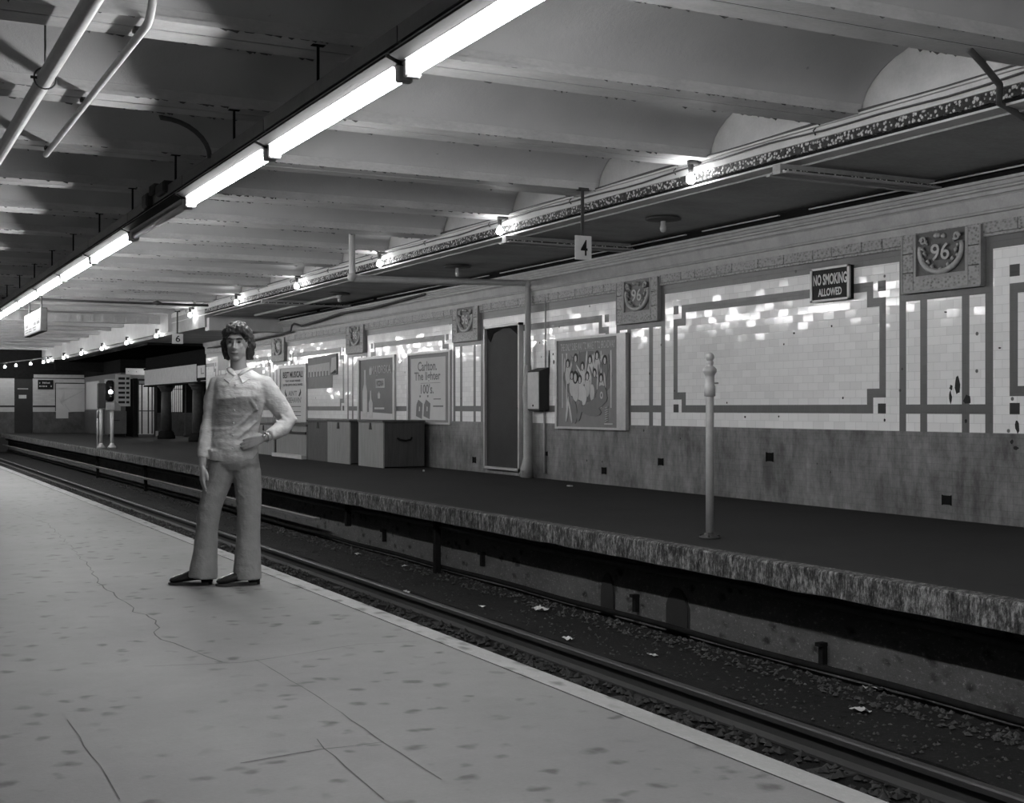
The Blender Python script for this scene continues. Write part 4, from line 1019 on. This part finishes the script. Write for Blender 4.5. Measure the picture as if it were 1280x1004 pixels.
# litter
def scrap(x, y, z, s, seed, lab):
    random.seed(seed); b = MB(); n = 5; vs = []
    for i in range(n):
        for j in range(n):
            vs.append((x+(i/(n-1)-.5)*s*random.uniform(.8, 1.1), y+(j/(n-1)-.5)*s*1.6*random.uniform(.85, 1.1), z+.008+random.uniform(0, s*.35)))
    b.add(vs, [(i*n+j, (i+1)*n+j, (i+1)*n+j+1, i*n+j+1) for i in range(n-1) for j in range(n-1)])
    o = b.build('paper_scrap', M['paper']); tag(o, lab, 'litter'); md = o.modifiers.new('s', 'SOLIDIFY'); md.thickness = .003
for a in [(6.35, 11.75, -.885, .12, 1, 'pale crumpled paper scrap on the ledge below the left arched hollow'), (4.75, 9.9, -.95, .0, 2, ''), (5.80, 10.2, -.895, .07, 3, 'small pale scrap on the ledge toward the rail'),
          (6.2, 6.85, -.885, .09, 4, 'white scrap on the ledge near the lower right'), (6.75, 7.3, -.875, .10, 5, 'white scrap against the trench wall at the right'), (5.6, 13.6, -.785-.11, .09, 6, 'long white scrap beside the rail in the middle'),
          (6.5, 15.8, -.88, .06, 7, 'tiny white scrap under the trench wall left of centre'), (6.45, 17.4, -.88, .07, 8, 'tiny bright scrap near the man legs'), (5.95, 12.3, -.895, .05, 9, 'tiny scrap left of the crumpled paper'),
          (6.05, 9.2, -.89, .06, 10, 'small torn scrap right of the arched hollows')]:
    if a[3] > 0: scrap(*a)
b = MB(); b.bbox(9.86, 9.92, 17.3, 17.4, .0, .02, .005); tag(b.build('paper_scrap', M['paper']), 'tiny pale scrap on the dark platform below the crowd poster', 'litter')
b = MB(); b.ball((9.7, 22.6, .02), .025, 8, 6); tag(b.build('paper_ball', M['paper']), 'tiny paper ball on the dark platform left of the steel door', 'litter')
b = MB(); b.bbox(.79, .85, 3.34, 3.37, 0, .012, .003); tag(b.build('cigarette_end', M['paper']), 'small cigarette end on the near platform at the bottom', 'litter')

# cracks and saw joints in the near platform
def crack(pts, w, name, seed=0, wob=.03):
    random.seed(seed); P2 = []
    for (x0, y0), (x1, y1) in zip(pts[:-1], pts[1:]):
        n = max(2, int(math.hypot(x1-x0, y1-y0)/.12))
        for i in range(n): t = i/n; P2.append((x0+(x1-x0)*t+random.uniform(-wob, wob), y0+(y1-y0)*t+random.uniform(-wob, wob)))
    P2.append(pts[-1]); b = MB(); vs = []
    for i, p in enumerate(P2):
        a = Vector(P2[max(0, i-1)]); c = Vector(P2[min(len(P2)-1, i+1)]); d = (c-a).normalized(); nrm = Vector((-d.y, d.x)); ww = w*random.uniform(.4, 1.2)
        vs += [(p[0]+nrm.x*ww, p[1]+nrm.y*ww, .0015), (p[0]-nrm.x*ww, p[1]-nrm.y*ww, .0015)]
    b.add(vs, [(2*i, 2*i+1, 2*i+3, 2*i+2) for i in range(len(P2)-1)])
    o = b.build(name, M['crack']); o['kind'] = 'structure'; return o
crack([(1.657, 10.563), (1.528, 9.138), (1.535, 8.315), (1.52, 7.858), (1.571, 7.475), (1.455, 6.983), (1.511, 6.447), (1.585, 6.114)], 0.004, 'trim_70', 0, 0.02)
crack([(1.744, 6.099), (1.75, 5.171), (1.725, 4.462), (1.718, 3.856)], 0.0022, 'trim_71', 1, 0.003)
crack([(1.518, 4.529), (1.49, 4.153), (1.472, 3.74)], 0.0022, 'trim_72', 2, 0.006)
crack([(0.759, 5.258), (0.755, 4.676), (0.747, 4.112)], 0.0022, 'trim_73', 3, 0.006)
crack([(1.234, 6.187), (1.654, 6.057), (2.328, 6.248), (2.618, 6.201)], 0.003, 'trim_74', 4, 0.008)
crack([(1.186, 4.342), (1.484, 4.385), (1.726, 4.385)], 0.003, 'trim_75', 5, 0.008)
crack([(1.657, 10.563), (1.857, 14.238), (1.74, 16.051)], 0.0022, 'trim_76', 6, 0.02)

# ================================================================== THE STANDING MAN
# local frame: x to the viewer's right, y away from the viewer, z up
man = thing('person', 'man in light patterned shirt, flared grey trousers and black shoes, hand on hip', 'person', (2.339, 8.768, 0.004), -TH)
MW = WM[man]
class LB(MB):
    def build(s, name, m=None, parent=None, **k):
        s.v = [MW @ v for v in s.v]; return MB.build(s, name, m, parent, **k)
def vox(o, size, smooth=6, disp=None):
    r = o.modifiers.new('fuse', 'REMESH'); r.mode = 'VOXEL'; r.voxel_size = size; r.use_smooth_shade = True
    c = o.modifiers.new('relax', 'SMOOTH'); c.iterations = smooth; c.factor = .5
    if disp:
        t = bpy.data.textures.new(o.name+'_folds', 'CLOUDS'); t.noise_scale = disp[1]; t.noise_depth = 2
        d = o.modifiers.new('folds', 'DISPLACE'); d.texture = t; d.strength = disp[0]; d.mid_level = .5; d.texture_coords = 'LOCAL'
    return o
UP = (0, 1, 0)
def limb(b, pts, rr, n=18):
    """pts with radii (depth, lateral); rounded ends"""
    b.tube(pts, rr, n, up=UP); return b
# ---- body: one continuous figure
b = LB(); b.smooth = True
limb(b, [(.03,.0,.84),(.03,.0,.95),(.035,.0,1.10),(.045,-.005,1.25),(.055,0,1.36),(.06,.01,1.42),(.06,.01,1.45)], [(.075,.12),(.095,.135),(.085,.12),(.10,.14),(.095,.15),(.06,.11),(.04,.05)])
limb(b, [(.055,.015,1.38),(.05,.01,1.45),(.042,0,1.52),(.04,-.005,1.60)], [.07,.060,.055,.055])
# head turned a little towards the viewer's right
hx, hy, hz = .038, -.012, 1.645
b.ball((hx, hy+.015, hz+.025), .078, 20, 14, .100, .097)                      # cranium
b.ball((hx, hy-.022, hz-.045), .060, 18, 12, .078, .070)                      # face / jaw
b.ball((hx, hy-.060, hz-.100), .026, 10, 8, .022, .024)                       # chin
b.ball((hx, hy-.070, hz+.035), .052, 12, 8, .016, .018)                       # brow
limb(b, [(hx+.001,hy-.082,hz+.012),(hx+.002,hy-.100,hz-.015),(hx+.002,hy-.112,hz-.034),(hx+.001,hy-.095,hz-.043)], [.009,.011,.015,.010], 8)
for s in (-1, 1):
    b.ball((hx+s*.036, hy-.062, hz-.022), .022, 8, 6, .020, .018)             # cheekbones
    b.ball((hx+s*.078, hy+.012, hz-.012), .010, 8, 6, .030, .018)             # ears
    b.ball((hx+s*.011, hy-.093, hz-.038), .008, 6, 5)                         # nostrils
b.ball((hx, hy-.086, hz-.064), .025, 8, 6, .006, .010); b.ball((hx, hy-.084, hz-.075), .021, 8, 6, .007, .010)   # lips
# legs under the trousers
limb(b, [(-.05,0,.88),(-.095,0,.70),(-.135,-.01,.50),(-.165,0,.30),(-.175,.01,.10),(-.175,.01,.05)], [.07,.065,.05,.045,.035,.03])
limb(b, [(.10,0,.88),(.108,0,.70),(.112,-.01,.50),(.108,0,.30),(.12,.0,.10),(.12,0,.05)], [.07,.065,.05,.045,.035,.03])
# hanging arm (viewer's left) and bent arm with the hand on the hip
limb(b, [(-.07,.03,1.38),(-.12,.03,1.33),(-.150,.02,1.12),(-.170,-.03,1.06),(-.180,-.07,.90),(-.180,-.085,.80)], [.045,.042,.036,.034,.030,.023])
limb(b, [(.19,.02,1.38),(.25,.03,1.32),(.33,.06,1.19),(.368,.07,1.115),(.335,.0,1.06),(.27,-.09,1.015),(.235,-.125,1.0)], [.045,.042,.038,.036,.036,.028,.022])
def hand(b, w, pd, sd, nrm, curl, L=.095):
    """w wrist, pd palm direction, sd towards the little finger, nrm out of the palm"""
    w, pd, sd, nrm = [Vector(q) for q in (w, pd, sd, nrm)]; pd.normalize(); sd.normalize(); nrm.normalize()
    for i in range(4):                                                        # palm as four metacarpal rays
        q = (i-1.5)*.019
        b.tube([w+sd*q*.55, w+pd*L*.5+sd*q*.95, w+pd*L+sd*q*1.1], [.015,.0155,.0125], 10)
    for i, (ln, c) in enumerate(((.070, .9), (.080, 1.0), (.074, 1.05), (.058, 1.15))):
        q = (i-1.5)*.0195; p = w+pd*(L-.004-(.006 if i in (0, 3) else 0))+sd*q*1.15; a = 0; pts = [p]
        for seg, f in enumerate((.46, .30, .24)):
            a += curl*c*(.5 if seg == 0 else .8); d = pd*math.cos(a)+nrm*math.sin(a)+sd*(q*2.0); p = p+d.normalized()*ln*f; pts.append(p)
        b.tube(pts, [.0098,.0092,.0082,.0065], 9)
    t = w-sd*.022+pd*.018+nrm*.006; pts = [t, t-sd*.020+pd*.026+nrm*.012, t-sd*.026+pd*.052+nrm*.016, t-sd*.022+pd*.073+nrm*.018]
    b.tube(pts, [.014,.0135,.011,.008], 9)
hand(b, (-.180,-.087,.805), (.0,-.08,-1), (-.45,.9,0), (.9,.45,0), .28)
hand(b, (.238,-.124,1.0), (-.92,-.16,-.30), (-.25,.05,-.97), (.0,.95,0), .22)
body = vox(b.build('body', M['skin'], man), .0055, 4)
# ---- eyes, brows, lips
for s in (-1, 1):
    b = LB(); b.smooth = True; b.ball((hx+s*.031, hy-.077, hz+.008), .0125, 10, 8, .007, .009); b.build('eye', M['eye'], man)
    b = LB(); b.smooth = True; b.tube([(hx+s*.014, hy-.088, hz+.027), (hx+s*.032, hy-.086, hz+.033), (hx+s*.052, hy-.070, hz+.027)], [.004,.005,.003], 6); b.build('eyebrow', M['hair'], man)
b = LB(); b.smooth = True; b.tube([(hx-.024, hy-.084, hz-.069), (hx, hy-.097, hz-.070), (hx+.024, hy-.084, hz-.069)], [.003,.0045,.003], 6); b.build('mouth', M['ink_mid'], man)
# ---- hair
b = LB(); b.smooth = True
b.ball((hx, hy+.030, hz+.048), .096, 20, 14, .108, .100)
b.ball((hx+.01, hy+.06, hz-.025), .080, 14, 10, .10, .055)
for s in (-1, 1):
    b.ball((hx+s*.080, hy+.035, hz+.01), .026, 10, 8, .085, .050); b.ball((hx+s*.073, hy+.045, hz-.06), .026, 10, 8, .055, .04)
    b.ball((hx+s*.062, hy-.045, hz+.072), .032, 10, 8, .038, .032)
for i in range(7):
    q = -.052+i*.0173; b.tube([(hx+q*.6, hy-.02, hz+.135), (hx+q*.95, hy-.075, hz+.105), (hx+q*1.1+.006, hy-.088, hz+.066)], [.020,.020,.008], 7)
for i in range(10):
    a = PI*i/9; b.tube([(hx+.07*math.cos(a), hy+.03+.06*math.sin(a), hz+.1), (hx+.102*math.cos(a), hy+.035+.075*math.sin(a), hz+.0), (hx+.093*math.cos(a), hy+.04+.065*math.sin(a), hz-.105)], [.02,.022,.008], 7)
vox(b.build('hair', M['hair'], man), .006, 3, (.022, .022))
# ---- shirt with sleeves
b = LB(); b.smooth = True
limb(b, [(.0,-.0,.875),(.01,-.01,.90),(.018,-.01,.96),(.022,-.005,1.05),(.038,-.005,1.16),(.052,.0,1.27),(.058,.0,1.35),(.060,.005,1.405),(.058,.012,1.445),(.055,.015,1.465)],
     [(.118,.150),(.125,.166),(.126,.163),(.12,.155),(.125,.165),(.128,.178),(.120,.185),(.098,.172),(.068,.10),(.055,.070)], 28)
limb(b, [(-.07,-.03,.85),(-.06,-.035,.92)], [(.09,.075),(.10,.10)], 18)      # dipping front tail
limb(b, [(-.03,.02,1.37),(-.10,.025,1.36),(-.135,.02,1.27),(-.150,.02,1.12),(-.165,-.02,1.04),(-.178,-.06,.92),(-.180,-.075,.865)], [.075,.074,.062,.056,.054,.044,.038], 16)
limb(b, [(.14,.01,1.37),(.215,.02,1.355),(.27,.035,1.28),(.330,.06,1.19),(.372,.068,1.118),(.345,.01,1.07),(.30,-.06,1.035),(.272,-.095,1.018)], [.075,.078,.072,.068,.066,.058,.047,.040], 16)
# bloused folds above the belt and at the elbow
for z, r_ in ((.955,.012),(1.02,.010),(1.08,.009)):
    pts = [(.02+.155*math.cos(a), -.005-.118*math.sin(a), z+.035*math.cos(a)+.012*math.sin(3*a)) for a in [PI*i/14 for i in range(15)]]; b.tube(pts, r_, 8)
for (p, q) in (((.18,-.09,1.20),(.02,-.135,1.03)), ((.19,-.08,1.12),(.03,-.13,.97)), ((.33,.0,1.16),(.40,.0,1.09)), ((.30,-.02,1.13),(.37,-.02,1.05)), ((.12,-.11,1.30),(.20,-.08,1.18))):
    b.tube([p, [(p[i]+q[i])/2-(.008 if i == 1 else 0) for i in range(3)], q], [.006,.014,.006], 8)
vox(b.build('shirt', M['shirt'], man), .0075, 4, (.010, .05))
b = LB(); b.smooth = False
for s in (-1, 1):
    c = .052; b.smooth = True
    b.tube([(c+s*.058,.05,1.478),(c+s*.068,.0,1.478),(c+s*.052,-.052,1.462),(c+s*.012,-.085,1.425)], [(.010,.022),(.010,.024),(.011,.026),(.009,.014)], 8)
    b.smooth = False; t = .006
    vs = [(c+s*.010,-.088,1.432),(c+s*.058,-.060,1.470),(c+s*.088,-.088,1.405),(c+s*.045,-.118,1.375)]
    b.add(vs+[(x, y+t, z-t) for x, y, z in vs], [(0,1,2,3),(7,6,5,4),(0,4,5,1),(1,5,6,2),(2,6,7,3),(3,7,4,0)])
b.build('collar', M['shirt'], man)
b = LB()
for i in range(6): b.smooth = True; b.ball((.052-.004*i, -.137+.003*(i % 3), 1.36-.085*i), .006, 8, 6)
b.build('shirt_buttons', M['ink_light'], man)
# ---- trousers, flared at the hem
b = LB(); b.smooth = True
limb(b, [(.02,0,.97),(.02,0,.90),(.018,.0,.83),(.015,0,.78)], [(.105,.150),(.112,.160),(.115,.168),(.09,.14)], 26)
limb(b, [(-.055,0,.86),(-.078,0,.76),(-.108,-.005,.66),(-.133,-.015,.58),(-.155,-.015,.48),(-.172,-.005,.36),(-.182,.0,.22),(-.195,.0,.10),(-.200,.0,.045)], [(.100,.092),(.100,.095),(.090,.088),(.084,.081),(.080,.077),(.082,.075),(.092,.083),(.105,.094),(.110,.099)], 22)
limb(b, [(.085,.02,.86),(.098,.02,.76),(.106,.02,.66),(.112,.015,.56),(.113,.015,.48),(.108,.02,.36),(.105,.02,.22),(.100,.02,.10),(.098,.02,.035)], [(.100,.092),(.100,.095),(.092,.092),(.084,.086),(.080,.080),(.082,.080),(.092,.087),(.105,.095),(.110,.099)], 22)
for (p, q) in (((-.17,-.062,.60),(-.08,-.070,.70)), ((-.20,-.065,.48),(-.12,-.075,.57)), ((.05,-.058,.64),(.14,-.058,.56)), ((-.12,-.082,.80),(-.03,-.100,.86)), ((.02,-.092,.80),(.14,-.082,.84))):
    b.tube([p, [(p[i]+q[i])/2-(.004 if i == 1 else 0) for i in range(3)], q], [.003,.012,.003], 8)
vox(b.build('trousers', M['trouser'], man), .0075, 3, (.006, .06))
# ---- shoes
def shoe(tx, ty, ang, sc=1):
    R = Matrix.Translation((tx, ty, 0)) @ Matrix.Rotation(ang, 4, 'Z')        # toe points to local -x
    b = LB(); b.smooth = True
    prof = [(.035,.060,.018,.022),(.025,.062,.036,.034),(-.02,.070,.044,.038),(-.07,.070,.042,.038),(-.12,.058,.036,.042),(-.17,.044,.028,.046),(-.215,.036,.022,.043),(-.245,.030,.015,.030),(-.255,.028,.006,.014)]
    rs = []
    for x, zc, hz_, hy_ in prof: rs.append([R @ Vector((x*sc, hy_*math.cos(2*PI*k/18), max(.014, zc+hz_*math.sin(2*PI*k/18)))) for k in range(18)])
    b.rings(rs); s = b.build('shoe', M['leather'], man)
    b = LB()
    out = [(.035,.022),(.0,.036),(-.07,.037),(-.12,.041),(-.17,.047),(-.215,.044),(-.248,.030),(-.262,.010),(-.262,-.010),(-.248,-.030),(-.215,-.044),(-.17,-.047),(-.12,-.041),(-.07,-.037),(.0,-.036),(.035,-.022)]
    n = len(out); b.add([R @ Vector((x*sc, y, 0)) for x, y in out]+[R @ Vector((x*sc, y, .014)) for x, y in out], [tuple(range(n-1, -1, -1)), tuple(range(n, 2*n))]+[(i, (i+1) % n, n+(i+1) % n, n+i) for i in range(n)])
    b.build('sole', M['iron'], s)
    b = LB(); q = [(.032,-.03),(.032,.03),(-.035,.033),(-.035,-.033)]
    b.add([R @ Vector((x, y, 0)) for x, y in q]+[R @ Vector((x*1.05, y, .045)) for x, y in q], [(3,2,1,0),(4,5,6,7)]+[(i, (i+1) % 4, 4+(i+1) % 4, 4+i) for i in range(4)]); b.build('heel', M['black'], s)
shoe(-.170, .005, .06); shoe(.150, .01, .40)
# ---- wristwatch
b = LB(); b.smooth = True; ax = Vector((-.07,-.07,-.03)).normalized(); c = Vector((.258,-.108,1.010)); u = ax.cross(Vector((0,0,1))).normalized(); v = ax.cross(u)
b.tube([c+(u*math.cos(a)+v*math.sin(a))*.033 for a in [2*PI*i/20 for i in range(21)]], [(.004,.009)]*21, 6, False)
w_ = b.build('wristwatch', M['metal'], man)
b = LB(); b.smooth = True; d_ = (u*.4+Vector((0,-1,.15))).normalized(); b.ball(c+d_*.036, .014, 12, 8); b.build('watch_dial', M['metal'], w_)
